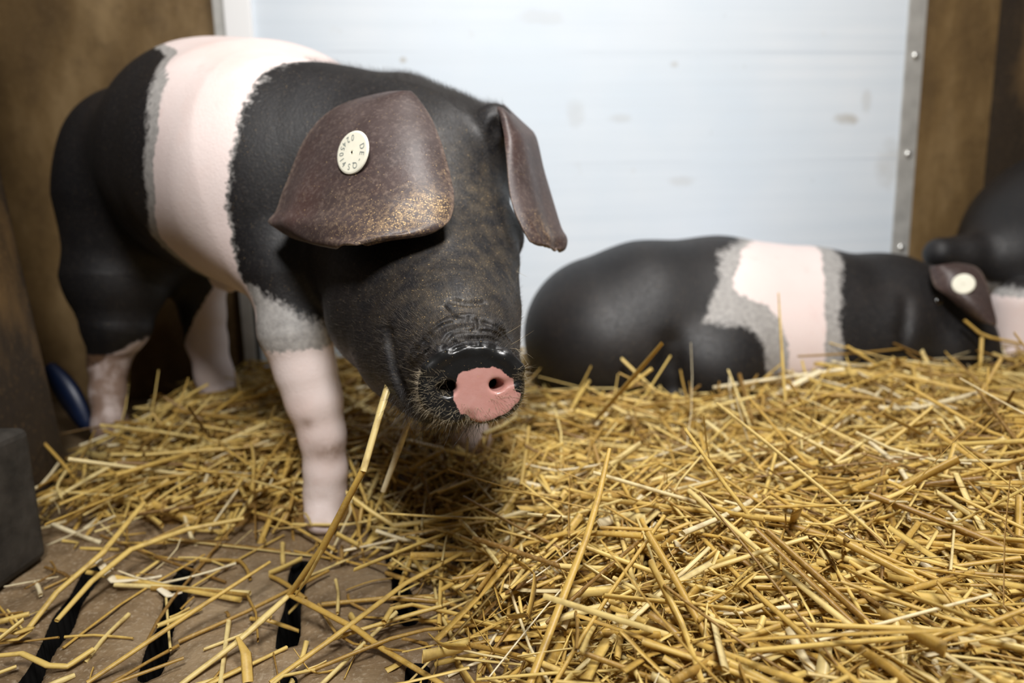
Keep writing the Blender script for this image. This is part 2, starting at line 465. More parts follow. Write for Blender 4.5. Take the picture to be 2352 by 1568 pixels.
for (x0, y0, x1, y1, hw) in SLOTS:
    e = np.array([x1 - x0, y1 - y0]); t = np.clip(((X - x0) * e[0] + (Y - y0) * e[1]) / (e @ e), 0, 1)
    d = np.hypot(X - x0 - t * e[0], Y - y0 - t * e[1]) - hw + 0.0012 * np.sin(90 * Y + 40 * X)
    near = np.abs(d) < 0.00172; cx_, cy_ = X - x0 - t * e[0], Y - y0 - t * e[1]; cl = np.maximum(np.hypot(cx_, cy_), 1e-6)
    X = np.where(near, X - d * cx_ / cl, X); Y = np.where(near, Y - d * cy_ / cl, Y)
    depth = np.maximum(depth, ((d < 0) & ~near).astype(float))
    Zf -= 0.004 * np.exp(-np.clip(d, 0, 1) / 0.006) * (d < 0.05)
Zf = Zf - 0.16 * depth - 0.001
ii = np.arange(X.size).reshape(X.shape)
q = np.stack([ii[:-1, :-1], ii[1:, :-1], ii[1:, 1:], ii[:-1, 1:]], -1).reshape(-1, 4)
q = q[depth.ravel()[q].sum(1) < 4]
fl = mesh_np('floor', np.stack([X, Y, Zf], -1).reshape(-1, 3), q, [MAT_CON, MAT_DARK], mat_index=(depth.ravel()[q].sum(1) > 0).astype(int)); tag(fl, kind='structure')  # slot walls painted near-black in place of shade
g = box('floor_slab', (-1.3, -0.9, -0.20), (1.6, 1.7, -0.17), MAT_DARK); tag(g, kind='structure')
for nm, lo, hi in (('floor_far', (-1.3, 0.7925, -0.165), (1.6, 1.7, -0.0025)), ('floor_near', (-1.3, -0.9, -0.165), (1.6, 0.304, -0.0025)),
                   ('floor_side', (0.330, 0.2985, -0.165), (1.6, 0.7985, -0.0028)), ('floor_edge', (-1.3, 0.2985, -0.165), (-0.712, 0.7985, -0.0028))):
    tag(box(nm, lo, hi, MAT_CON), kind='structure')

# panel plane
PA = np.array([-0.462, 1.20]); PB = np.array([0.80, 1.33]); PANG = math.atan2(PB[1] - PA[1], PB[0] - PA[0])
PLEN = np.linalg.norm(PB - PA)
pdir = np.array([math.cos(PANG), math.sin(PANG)]); pn = np.array([pdir[1], -pdir[0]])
def on_panel(x, y, back=0.0):
    """where the ray of a pixel meets the board: (distance along board, height)"""
    d = FWD + (x - 1176) / F_PX * RIGHT - (y - 784) / F_PX * UP
    o = np.array([PA[0], PA[1]]) - pn * back
    t = ((o - CAM[:2]) @ pn) / (d[:2] @ pn)
    p = CAM + d * t
    return (p[:2] - PA) @ pdir, p[2]
STAINS = []
for (x, y, rx, ry, k) in ((1940, 275, 30, 18, 0.6), (1990, 230, 14, 30, 0.25), (2040, 380, 40, 60, 0.3), (1320, 260, 25, 35, 0.18),
                          (1420, 272, 30, 12, 0.2), (1548, 148, 12, 10, 0.4), (926, 138, 9, 9, 0.6), (1570, 415, 35, 14, 0.2), (1240, 40, 60, 20, 0.15)):
    s, z = on_panel(x, y); s2, _ = on_panel(x + rx, y); _, z2 = on_panel(x, y - ry)
    STAINS.append((s, z, s2 - s, z2 - z, k))
SEAMS = [on_panel(1200, 119)[1], on_panel(1500, 372)[1]]
MAT_PANEL = panel_material()
pan = empty('partition_panel', (PA[0], PA[1], 0)); pan.rotation_euler = (0, 0, PANG)
tag(pan, 'white plastic pen partition board with a riveted steel edge strip behind the pigs', 'partition')
def pbox(name, s0, s1, t0, t1, z0, z1, mat, parent, bevel=0.0):
    v = box(name, (s0, t0, z0), (s1, t1, z1), mat, None, bevel); v.parent = parent; return v
sl, _ = on_panel(600, 850); sr0, _ = on_panel(2112, 0); sr1, _ = on_panel(2143, 0); sre, _ = on_panel(2120, 400)
pbox('board', sl, sr1 - 0.045, 0.0, 0.022, 0.0, 0.80, MAT_PANEL, pan, 0.003)
pbox('edge_strip', sr1 - 0.047, sr1 - 0.012, -0.003, 0.026, 0.0, 0.80, MAT_ZINC, pan, 0.001)
tl0, _ = on_panel(520, 60); tl1, _ = on_panel(582, 60)
pbox('edge_profile', tl0, tl1, -0.010, 0.024, 0.40, 0.80, MAT_WHITE, pan, 0.002)
def dome(name, s, z, r, parent):
    v = []; n = 16; m_ = 6
    for i in range(m_ + 1):
        a = i / m_ * math.pi / 2
        for k in range(n):
            b_ = 2 * math.pi * k / n
            v.append((r * math.cos(a) * math.cos(b_), -r * 0.65 * math.sin(a), r * math.cos(a) * math.sin(b_)))
    q = [[i * n + k, i * n + (k + 1) % n, (i + 1) * n + (k + 1) % n, (i + 1) * n + k] for i in range(m_) for k in range(n)]
    o = mesh_np(name, np.array(v), q, MAT_BOLT); o.location = (s, -0.003, z); o.parent = parent; return o
for (x, y) in ((2117, 129), (2102, 354), (2085, 568)):
    s, z = on_panel(x, y); dome('bolt', sr1 - 0.028, z, 0.0075, pan)

# back boards, left side wall, right side
def wseg(name, a, b, th, z1, mat, z0=-0.001):
    a = np.array(a); b = np.array(b); ang = math.atan2(b[1] - a[1], b[0] - a[0]); L_ = np.linalg.norm(b - a)
    return tag(box(name, (a[0], a[1], z0), (a[0] + L_, a[1] + th, z1), mat, None, 0.0, ang, a), kind='structure')
wseg('wall_back', (-1.00, 1.19), (PA[0] - 0.012, PA[1] + 0.015), 0.03, 1.0, MAT_BOARD)
wseg('wall_side', (-0.895, -0.8), (-0.895, 1.30), 0.03, 1.0, MAT_BOARD2)  # dark board colour stands in for the dimness on this side
t_ = box('gap_shade', (PA[0] - 0.02, 1.222, 0), (PA[0] + 0.04, 1.24, 0.9), MAT_DARK); tag(t_, kind='structure')  # black strip standing in for the shade in the gap
t_ = pbox('trim_2', on_panel(560, 800)[0], on_panel(586, 800)[0], 0.0, 0.02, 0.0, 1.0, MAT_ZINC, None, 0.001)
t_.matrix_world = Matrix.Translation((PA[0], PA[1], 0)) @ Matrix.Rotation(PANG, 4, 'Z'); tag(t_, kind='structure')
wseg('wall_right', tuple(PA + pdir * (sr1 - 0.008) - pn * 0.025), tuple(PA + pdir * (sr1 + 0.155) - pn * 0.025), 0.03, 1.0, MAT_BOARD)
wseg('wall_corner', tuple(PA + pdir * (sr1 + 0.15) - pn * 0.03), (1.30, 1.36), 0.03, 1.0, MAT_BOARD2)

# dirty partition end and concrete block at the left edge
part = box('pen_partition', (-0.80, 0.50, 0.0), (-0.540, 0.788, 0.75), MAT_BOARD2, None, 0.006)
for vt in part.data.vertices: vt.co.x -= 0.08 * vt.co.z - 0.004          # leans out to the left
tag(part, 'dark dirty wooden pen partition crusted with dried mud at the left edge', 'partition')
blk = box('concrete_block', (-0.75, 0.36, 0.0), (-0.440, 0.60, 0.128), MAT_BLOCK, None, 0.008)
tag(blk, 'grey concrete block on the floor below the dirty left partition', 'block')
pb = P(118, 905, 1.0)
v = []
for i in range(13):
    t = i / 12; c = P(112 + 92 * t, 838 + 120 * t + 25 * t * t, 0.98)
    wv = 0.006 + 0.010 * math.sin(t * 3)
    for (a, b_) in ((-1, -1), (1, -1), (1, 1), (-1, 1)):
        v.append(c + np.array([0.8, 0, 0.55]) * a * wv + np.array([0, 1, 0]) * b_ * 0.006)
q = [[i * 4 + k, i * 4 + (k + 1) % 4, (i + 1) * 4 + (k + 1) % 4, (i + 1) * 4 + k] for i in range(12) for k in range(4)] + [[0, 3, 2, 1], [48, 49, 50, 51]]
o = mesh_np('plastic_strip', np.array(v), q, MAT_BLUE); tag(o, 'dark blue plastic strip on the floor behind the left partition', 'strip')

# ------------------------------------------------------------------ pigs
MAT_PIG = pig_material(); MAT_EAR = ear_material()
MAT_HAIR = simple_mat('dark_bristle', (0.035, 0.030, 0.027), 0.35, 0.6)
MAT_HAIRM = simple_mat('brown_bristle', (0.17, 0.14, 0.105), 0.35, 0.6)
MAT_HAIRL = simple_mat('pale_bristle', (0.40, 0.33, 0.22), 0.35, 0.6)
MAT_EYE = simple_mat('wet_eye', (0.012, 0.008, 0.006), 0.08, 0.8)
MAT_TAG = simple_mat('cream_plastic', (0.84, 0.82, 0.68), 0.35, 0.5, 0, 60, 0.06)
MAT_INK = simple_mat('faded_ink', (0.16, 0.19, 0.19), 0.6)
MAT_HOLE = MAT_DARK

# --- the standing pig
B = Body()
RUMP, BELT, SHO = P(322, 392, 0.965), P(490, 365, 0.86), P(655, 420, 0.76)
B.chain([S(335, 420, 0.965, 166), S(425, 384, 0.93, 172), S(512, 376, 0.85, 246), S(575, 390, 0.80, 266), S(665, 420, 0.745, 262)], k=0.06)
B.cone(S(322, 350, 0.955, 140), S(400, 395, 0.94, 150), k=0.05)
B.cone(S(520, 365, 0.90, 250), S(660, 372, 0.865, 250), k=0.04)
B.chain([S(665, 420, 0.745, 262), S(800, 385, 0.715, 208), S(900, 385, 0.695, 190), S(985, 405, 0.67, 160)], k=0.03)
B.chain([S(820, 300, 0.73, 125), S(930, 262, 0.71, 78), S(1010, 310, 0.68, 75)], k=0.03)
# near shoulder blade and upper foreleg
B.cone(S(655, 340, 0.715, 150), S(655, 560, 0.69, 122), k=0.04)
near_leg = [S(672, 640, 0.665, 100), S(680, 760, 0.663, 84), S(702, 850, 0.668, 70), S(722, 920, 0.672, 65), S(741, 1000, 0.678, 54), S(748, 1080, 0.684, 50), S(748, 1130, 0.688, 50)]
B.chain(near_leg, k=0.03)
B.cone(S(746, 1135, 0.688, 47), S(742, 1185, 0.682, 42), k=0.008)
# cleft toes
B.cone(S(728, 1180, 0.68, 24), S(724, 1206, 0.672, 15), k=0.006); B.cone(S(757, 1180, 0.68, 24), S(758, 1208, 0.672, 15), k=0.006)
B.line([P(742, 1150, .665), P(742, 1180, .66), P(742, 1212, .662)], 0.0022, 0.006)
B.line([P(690, 1150, .668), P(742, 1162, .655), P(800, 1148, .668)], 0.0010, 0.010)
B.line([P(690, 1032, .650), P(742, 1040, .640), P(800, 1028, .650)], 0.0008, 0.012)
far_leg = [S(900, 620, 0.76, 110), S(990, 780, 0.765, 80), S(1050, 920, 0.77, 56), S(1085, 1010, 0.775, 44), S(1085, 1075, 0.78, 40)]
B.chain(far_leg, k=0.03)
# hind legs: thigh, knee, hock, shank
rear_near = [S(305, 500, 0.955, 150), S(268, 640, 0.945, 112), S(268, 740, 0.945, 76), S(250, 830, 0.955, 44), S(248, 900, 0.955, 38), S(252, 975, 0.95, 38), S(252, 1000, 0.95, 34)]
B.chain(rear_near, k=0.045)
rear_far = [S(420, 480, 1.03, 115), S(450, 620, 1.04, 74), S(466, 720, 1.05, 50), S(474, 780, 1.055, 46), S(492, 860, 1.05, 43), S(508, 925, 1.045, 41), S(512, 960, 1.04, 38)]
B.chain(rear_far, k=0.04)
B.cone(S(505, 640, 0.87, 22), S(528, 655, 0.86, 17), k=0.012)          # sheath under the belly
# head
B.chain([S(1010, 400, 0.665, 148), S(985, 525, 0.63, 180), S(985, 660, 0.575, 178), S(1040, 770, 0.51, 155), S(1078, 850, 0.465, 128)], k=0.05)
B.ball(*S(1085, 555, 0.615, 92), k=0.03)
B.cone(S(1112, 610, 0.585, 66), S(1112, 700, 0.545, 70), k=0.03)
B.ball(*S(1090, 345, 0.66, 72), k=0.03)
B.chain([S(880, 600, 0.63, 150), S(895, 720, 0.60, 140), S(935, 820, 0.55, 105), S(985, 890, 0.50, 70)], k=0.04)   # jowl and lower jaw
B.ball(*S(1165, 545, 0.625, 30), k=0.02)
# ear roots
B.cone(S(930, 330, 0.65, 75), S(925, 275, 0.605, 42), k=0.03)
B.cone(S(1085, 330, 0.655, 58), S(1134, 286, 0.622, 47), k=0.012)
B.ell(P(1140, 302, 0.598), (RIGHT, UP, FWD), (.0085, .014, .014), 0.006, 's')
# nose disc
ND = 0.418
nose_n = unit(CAM - P(1085, 885, ND)); nose_n = unit(nose_n + 0.08 * RIGHT - 0.10 * np.array([0, 0, 1]))
nose_u = unit(RIGHT - (RIGHT @ nose_n) * nose_n + 0.03 * UP); nose_v = np.cross(nose_n, nose_u)
nose_c = P(1085, 887, ND)
px = ND / F_PX
na, nb = 125 * px, 91 * px
def nose_disc(p):
    q = p - nose_c; u = q @ nose_u; v = q @ nose_v; n_ = q @ nose_n
    u2 = u / na; v2 = v / nb
    ex = np.where(v2 < 0, 2.5, 2.0); rr = (np.abs(u2) ** ex + np.abs(v2) ** ex) ** (1 / ex)
    dr = (rr - 1) * (nb + (na - nb) * np.abs(u2) / np.maximum(rr, 1e-5))
    dz = np.abs(n_ + 0.012 - 0.0035 * np.clip(rr, 0, 1) ** 2 * 0) - 0.012
    r = 0.0055
    a = np.maximum(dr + r, 0); b_ = np.maximum(dz + r, 0)
    return np.hypot(a, b_) + np.minimum(np.maximum(dr + r, dz + r), 0) - r
e3 = np.array([0.05] * 3)
B.add(nose_disc, nose_c - e3, nose_c + e3, 0.010)
nz = lambda x, y, h=0.0: nose_c + nose_u * ((x - 1085) * px) - nose_v * ((y - 887) * px) + nose_n * h
# raised upper rim, nostrils, groove
rim = [nz(985, 842, -0.003), nz(1020, 815, -0.004), nz(1070, 799, -0.005), nz(1120, 800, -0.005), nz(1165, 822, -0.004), nz(1195, 852, -0.003)]
for a, b_ in zip(rim[:-1], rim[1:]): B.cone((a, 0.0042), (b_, 0.0042), k=0.004)
B.ell(nz(1026, 890, 0.001), (nose_u, nose_v, nose_n), (0.0058, 0.0040, 0.010), 0.003, 's')
B.cone((nz(1030, 888, 0.0), 0.0038), (nz(1040, 884, -0.02), 0.003), 0.003, 's')
B.ell(nz(1144, 887, 0.001), (unit(nose_u + 0.12 * nose_v), nose_v, nose_n), (0.0042, 0.0028, 0.010), 0.002, 's')
B.cone((nz(1148, 888, 0.002), 0.0026), (nz(1184, 880, 0.001), 0.0015), 0.003, 's')
B.cone((nz(1140, 887, 0.0), 0.0036), (nz(1132, 884, -0.02), 0.003), 0.003, 's')
B.line([nz(1076, 960, 0.001), nz(1075, 985, 0.0), nz(1075, 990, -0.01)], 0.0026, 0.005)
B.cone((nz(1076, 988, 0.003), 0.0042), (nz(1076, 992, -0.012), 0.0042), 0.006, 's')
# wrinkles above the nose, carved where the skin is
def on_skin(x, y, d0=0.36, d1=0.72):
    ds = np.linspace(d0, d1, 240); p = np.array([P(x, y, d) for d in ds]); s = B(p)
    k = int(np.argmax(s < 0)); return P(x, y, ds[k] - 0.0005) if s[k] < 0 else None
def carve(pts, r=0.0011, k=0.004, lift=0.0):
    c = []
    for (x0, y0), (x1, y1) in zip(pts[:-1], pts[1:]):
        for t in np.linspace(0, 1, 5)[:-1]: c.append((x0 + (x1 - x0) * t, y0 + (y1 - y0) * t))
    c.append(pts[-1]); w_ = [on_skin(*a) for a in c]; return [a for a in w_ if a is not None], r, k
WA = [(950, 815), (981, 774), (1001, 758), (1021, 745), (1047, 738), (1072, 735), (1089, 736)]
WA2 = [(1110, 740), (1123, 744), (1144, 753), (1159, 766), (1175, 790)]
WB = [(978, 812), (988, 802), (1001, 790), (1021, 783), (1030, 771), (1042, 761), (1059, 758), (1094, 760), (1123, 761), (1141, 767), (1152, 776)]
WC = [(1020, 800), (1046, 787), (1065, 780), (1094, 778), (1123, 777), (1142, 786)]
WV = [(1018, 704), (1033, 718), (1043, 727), (1053, 732), (1065, 729), (1094, 724)]
rolls = [carve([(962, 812), (990, 782), (1018, 764), (1045, 749), (1075, 746), (1110, 750), (1140, 758)]), carve([(1010, 800), (1035, 780), (1065, 769), (1100, 768), (1130, 769)])]
W = [carve(WA, 0.0012, 0.0022), carve(WA2, 0.0006, 0.002), carve(WB, 0.0009, 0.0015), carve(WC, 0.0006, 0.0016), carve(WV, 0.0007, 0.002), carve([(1091, 730), (1093, 745), (1092, 756)], 0.0005, 0.0016),
     carve([(890, 760), (895, 800), (905, 850), (925, 900), (950, 945)], 0.0005, 0.010), carve([(1035, 690), (1070, 697), (1110, 695)], 0.0006, 0.004), carve([(1030, 806), (1065, 792), (1110, 789), (1150, 800)], 0.0007, 0.002)]
for (pts, r, k), rr_ in zip(rolls, (0.0056, 0.0036)): B.line([p + unit(p - CAM) * 0.0022 for p in pts], rr_, 0.005, 'u')
lifted = []
for pts, r, k in W:
    # back onto the raised skin
    q_ = []
    for p in pts:
        D_ = (p - CAM) @ FWD; x_, y_ = 1176 + F_PX * ((p - CAM) @ RIGHT) / D_, 784 - F_PX * ((p - CAM) @ UP) / D_
        n_ = on_skin(x_, y_)
        if n_ is not None: q_.append(n_)
    lifted.append((q_, r, k))
for pts, r, k in lifted: B.line(pts, r, k)
# skin creases at elbow and wrist
gx = axis_grid(-0.78, 0.10, -0.085, 0.022, 0.0034, 0.0008); gy = axis_grid(0.36, 1.22, 0.385, 0.47, 0.0034, 0.0009); gz = axis_grid(-0.01, 0.60, 0.165, 0.235, 0.0034, 0.0008)
V1, Q1 = B.mesh(gx, gy, gz)
Nn = vnormals(V1, Q1)

AX = unit(SHO - RUMP)
s_ = (V1 - RUMP) @ AX
def sb(x, y, D):
    p = on_skin(x, y, 0.55, 1.15)
    p = P(x, y, D) if p is None else p
    return (p - RUMP) @ AX, p[2]
zz = V1[:, 2]
curve = lambda pts: np.array(sorted([sb(*a)[::-1] for a in pts]))
rear = curve([(425, 598, .8), (368, 545, .80), (358, 450, .8), (365, 300, .79), (385, 180, .80), (408, 122, .90)])
rear = np.vstack([rear, rear[-1] + [0.012, -0.03], rear[-1] + [0.03, -0.09]])
front = curve([(590, 715, .7), (548, 620, .70), (520, 480, .7), (528, 400, .69), (565, 240, .72), (630, 155, .8)])
s1 = np.interp(zz, rear[:, 0], rear[:, 1]); s2 = np.interp(zz, front[:, 0], front[:, 1])
torso = np.minimum(0.30 - np.abs(s_), 0.5)
pink = np.minimum(s_ - s1, s2 - s_); grey = np.minimum(s_ - s1 + 0.020, s2 + 0.0015 - s_)
cut = zz - 0.185
pink = np.minimum(pink, cut); grey = np.minimum(grey, cut)
def leg_field(v, pts, ztop, tilt=0.0, wide=2.6):
    c = [p for p, r in pts]; r = max(r for p, r in pts[-3:])
    d = seg_dist(v, c[1:])
    return np.minimum(ztop - v[:, 2] + tilt * (v[:, 0] - c[-1][0]), r * wide - d)
for pts, zt, tl in ((near_leg, 0.187, 0), (far_leg, 0.17, 0), (rear_far, 0.215, 1.6), (rear_near, 0.125, 0.5)):
    lf = leg_field(V1, pts, zt, tl); pink = np.maximum(pink, lf)
    if pts is near_leg: grey = np.maximum(grey, leg_field(V1, pts, zt + 0.032, -0.6))
sheath = 0.020 - seg_dist(V1, [P(500, 640, 0.87), P(532, 658, 0.86)]); pink = np.maximum(pink, sheath)
q_ = V1 - nose_c; nu, nv, nn_ = q_ @ nose_u / px, q_ @ nose_v / px, q_ @ nose_n
rr = np.sqrt((nu / 124) ** 2 + (nv / 88) ** 2)
on_disc = (nn_ > -0.014) & (rr < 1.12)
NP = [(1052, 857), (1066, 852), (1081, 849), (1099, 845), (1118, 848), (1134, 843), (1154, 852), (1168, 866), (1182, 875), (1182, 897), (1186, 904), (1198, 907),
      (1196, 925), (1177, 948), (1152, 976), (1116, 996), (1088, 990), (1079, 961), (1070, 950), (1056, 947), (1048, 929), (1041, 916), (1043, 898), (1047, 877)]
npk = poly_sd(np.stack([nu, nv], 1), [(x - 1085, 887 - y) for x, y in NP]) * px
npk = np.where(on_disc, np.minimum(npk, (0.965 - rr) * 95 * px), -0.02)
wet = np.where(rr < 1.35, np.clip((1.12 - rr) / 0.08, 0, 1) * np.clip((nn_ + 0.022) / 0.006, 0, 1), 0)
face = np.exp(-((V1 - P(1090, 660, 0.53)) ** 2).sum(1) / 0.055 ** 2)
fore = np.exp(-((V1 - P(1060, 440, 0.58)) ** 2).sum(1) / 0.05 ** 2)
wr = np.exp(-((V1 - P(1050, 765, 0.47)) ** 2).sum(1) / 0.034 ** 2)
jaw = np.exp(-((V1 - P(900, 720, 0.52)) ** 2).sum(1) / 0.05 ** 2)
dirt = np.clip(0.75 * face + 0.7 * fore + 1.0 * wr + 0.18 * jaw, 0, 1) * (1 - np.clip(wet, 0, 1))
mud = np.zeros(len(V1))
for (x, y, D, r, a) in ((770, 1030, .665, .014, .8), (790, 1160, .67, .014, .6), (728, 1034, .66, .010, .35), (695, 915, .65, .006, .6), (705, 970, .65, .006, .6), (800, 1110, .68, .01, .5)):
    mud += a * np.exp(-((V1 - P(x, y, D)) ** 2).sum(1) / r ** 2)
mud += np.clip((0.26 - zz) / 0.1, 0, 1) * (V1[:, 1] > 0.85) * (V1[:, 0] < -0.50) * (zz < 0.135) * 0.85  # muddy near hind shank, its dim light painted into the same tint
pig = empty('pig', (-0.35, 0.85, 0.0))
tag(pig, 'black pig with a broad pink belt standing with straw in its mouth, facing the viewer', 'pig')
crease = np.zeros(len(V1))
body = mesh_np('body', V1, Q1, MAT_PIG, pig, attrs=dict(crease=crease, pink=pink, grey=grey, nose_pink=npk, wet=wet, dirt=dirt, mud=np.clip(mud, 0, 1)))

def sheet(name, rows, mat, parent, thick=0.0026, nu_=26, nv_=30, dirt_glint_at=(), wave=0.0, fold=0.0):
    """a leaf of skin lofted through rows of (left, middle, right) photo points with their distances"""
    R_ = []
    for (l, m_, r) in rows:
        a, b_, c = P(*l), P(*m_), P(*r)
        ts = np.linspace(0, 1, nu_ + 1)
        R_.append(np.stack([(1 - t) ** 2 * a + 2 * t * (1 - t) * (2 * b_ - 0.5 * (a + c)) + t * t * c for t in ts]))
    R_ = np.array(R_); k = np.linspace(0, len(rows) - 1, nv_ + 1)
    i0 = np.clip(np.floor(k).astype(int), 0, len(rows) - 2); f = (k - i0)[:, None, None]
    im = np.clip(i0 - 1, 0, None); i2 = i0 + 1; i3 = np.clip(i0 + 2, None, len(rows) - 1)
    g = 0.5 * (2 * R_[i0] + (R_[i2] - R_[im]) * f + (2 * R_[im] - 5 * R_[i0] + 4 * R_[i2] - R_[i3]) * f ** 2 + (3 * R_[i0] - R_[im] - 3 * R_[i2] + R_[i3]) * f ** 3)
    uu, vv = np.meshgrid(np.linspace(0, 1, nu_ + 1), np.linspace(0, 1, nv_ + 1))
    gn = np.cross(np.gradient(g, axis=1), np.gradient(g, axis=0)); gn /= np.maximum(np.linalg.norm(gn, axis=2, keepdims=True), 1e-9)
    g = g + gn * (wave * vv ** 2 * (np.sin(uu * 9 + 2 * vv) + 0.6 * np.sin(uu * 17 + 1.3)) + fold * np.exp(-((uu - 0.13) / 0.05) ** 2) * np.clip((vv - .25) * 3, 0, 1) * np.clip((0.95 - vv) * 6, 0, 1))[..., None]
    v = g.reshape(-1, 3); ii = np.arange(len(v)).reshape(nv_ + 1, nu_ + 1)
    q = np.stack([ii[:-1, :-1], ii[1:, :-1], ii[1:, 1:], ii[:-1, 1:]], -1).reshape(-1, 4)
    d = np.zeros(len(v))
    for (x, y, D, r, a) in dirt_glint_at: d += a * np.exp(-((v - P(x, y, D)) ** 2).sum(1) / r ** 2)
    uu = np.tile(np.linspace(0, 1, nu_ + 1), nv_ + 1); vv = np.repeat(np.linspace(0, 1, nv_ + 1), nu_ + 1)
    rimv = np.maximum(np.clip((np.abs(uu - .5) - 0.46) / 0.04, 0, 1), np.clip((vv - 0.96) / 0.04, 0, 1))
    o = mesh_np(name, v, q, mat, parent, attrs=dict(dirt=np.clip(d, 0, 1), rim=rimv))
    s = o.modifiers.new('thickness', 'SOLIDIFY'); s.thickness = thick; s.offset = 0
    s = o.modifiers.new('round', 'SUBSURF'); s.levels = 1; s.render_levels = 2
    return o, g
def row(l, r, dl, dm, dr, sag=0.0):
    return ((l[0], l[1], dl), ((l[0] + r[0]) / 2 + 0, (l[1] + r[1]) / 2 + sag, dm), (r[0], r[1], dr))
rowsL = [row((902, 211), (942, 209), 0.606, 0.578, 0.582), row((828, 227), (964, 233), 0.606, 0.568, 0.574, -6), row((773, 247), (990, 271), 0.606, 0.556, 0.566, -8), row((731, 278), (1003, 300), 0.606, 0.544, 0.557, -5),
         row((697, 323), (1016, 335), 0.604, 0.533, 0.548), row((676, 368), (1030, 385), 0.600, 0.524, 0.539), row((662, 406), (1039, 425), 0.596, 0.517, 0.530), row((644, 447), (1043, 452), 0.594, 0.511, 0.522),
         row((632, 485), (1041, 481), 0.592, 0.507, 0.516), row((611, 508), (1032, 508), 0.592, 0.503, 0.510, 2), row((631, 526), (1016, 521), 0.582, 0.499, 0.504, 4), row((668, 549), (976, 534), 0.566, 0.496, 0.498, 5),
         row((718, 562), (900, 541), 0.546, 0.494, 0.494, 4), row((760, 564), (840, 555), 0.534, 0.493, 0.494, 2)]
earL, gL = sheet('ear', rowsL, MAT_EAR, pig, wave=0.0016, fold=-0.003, dirt_glint_at=((975, 480, .508, .016, 1.0), (930, 515, .498, .014, .8), (1010, 490, .510, .014, .9), (860, 540, .495, .02, .5), (1025, 400, .53, .012, .4), (800, 490, .51, .03, .3), (686, 410, .60, .007, .7), (680, 450, .60, .007, .7)))  # last two spots paint a pale scar and the fold's highlight
rowsR = [row((1130, 245), (1155, 240), .620, .615, .635), row((1142, 252), (1175, 259), .610, .607, .646), row((1151, 272), (1192, 275), .602, .604, .652), row((1157, 301), (1213, 294), .592, .602, .652),
         row((1160, 330), (1231, 316), .584, .596, .648), row((1164, 377), (1246, 384), .574, .590, .642), row((1169, 433), (1259, 430), .566, .584, .636), row((1179, 477), (1273, 479), .560, .578, .628),
         row((1198, 518), (1287, 527), .556, .574, .618), row((1212, 542), (1299, 549), .556, .574, .612), row((1226, 560), (1294, 570), .558, .574, .606), row((1252, 565), (1284, 571), .568, .576, .598)]
earR, gR = sheet('ear', rowsR, MAT_EAR, pig, wave=0.0016, dirt_glint_at=((1250, 530, .58, .016, .6), (1190, 560, .57, .02, .3)))
# ear tag with its ring of print
def ear_tag(parent, c, n, upv, r, printed=True):
    n = unit(n); v_ = unit(np.asarray(upv) - (np.asarray(upv) @ n) * n); u_ = np.cross(v_, n)
    prof = [(0.0, 0.0018), (0.06, 0.0018), (0.075, 0.0011), (0.10, 0.0017), (0.90, 0.0017), (0.97, 0.0013), (1.0, 0.0005), (0.98, 0.0), (0.22, -0.0002), (0.20, -0.006), (0.0, -0.006)]
    n_ = 48; V = []; Qs = []; mi = []
    for (a, h) in prof:
        for k in range(n_):
            t = 2 * math.pi * k / n_; V.append(c + (u_ * math.cos(t) + v_ * math.sin(t)) * a * r + n * h)
    for i in range(len(prof) - 1):
        for k in range(n_): Qs.append([i * n_ + k, (i + 1) * n_ + k, (i + 1) * n_ + (k + 1) % n_, i * n_ + (k + 1) % n_]); mi.append(2 if i < 1 and printed else 0)
    V = [np.asarray(x) for x in V]; T = []
    if printed:
        def glyph(ch, ang, outward):
            cu = bpy.data.curves.new('print', 'FONT'); cu.body = ch; cu.size = 1.0; cu.align_x = 'CENTER'; cu.align_y = 'CENTER'
            ob = bpy.data.objects.new('print', cu); COL.objects.link(ob)
            dg = bpy.context.evaluated_depsgraph_get(); me = ob.evaluated_get(dg).to_mesh()
            me.calc_loop_triangles(); pts = np.array([x.co for x in me.vertices]); tr = [tuple(x.vertices) for x in me.loop_triangles]
            ob.evaluated_get(dg).to_mesh_clear(); bpy.data.objects.remove(ob); bpy.data.curves.remove(cu)
            rad = u_ * math.cos(ang) + v_ * math.sin(ang)
            gy_ = rad * outward; gx_ = np.cross(gy_, n)
            h = 0.40 * r; b0 = len(V)
            pts[:, :2] -= (pts[:, :2].max(0) + pts[:, :2].min(0)) / 2
            for p_ in pts: V.append(c + rad * 0.66 * r + gx_ * p_[0] * h * 0.9 + gy_ * p_[1] * h + n * 0.0019)
            for t3 in tr: T.append([b0 + x for x in t3])
        A = math.radians
        for ch, an in zip('0245014', (92, 117, 141, 160, 183, 206, 228)): glyph(ch, A(an), -1)
        for ch, an in zip('DE-QS', (18, -10, -36, -66, -98)): glyph(ch, A(an), 1)
    o = mesh_np('ear_tag', np.array(V), Qs, [MAT_TAG, MAT_INK, MAT_HOLE], parent, smooth=False, tris=T, mat_index=mi + [1] * len(T))
    o.matrix_parent_inverse = Matrix.Translation(-Vector(pig.location)) if False else o.matrix_parent_inverse
    o['label'] = 'round cream ear tag'
    return o
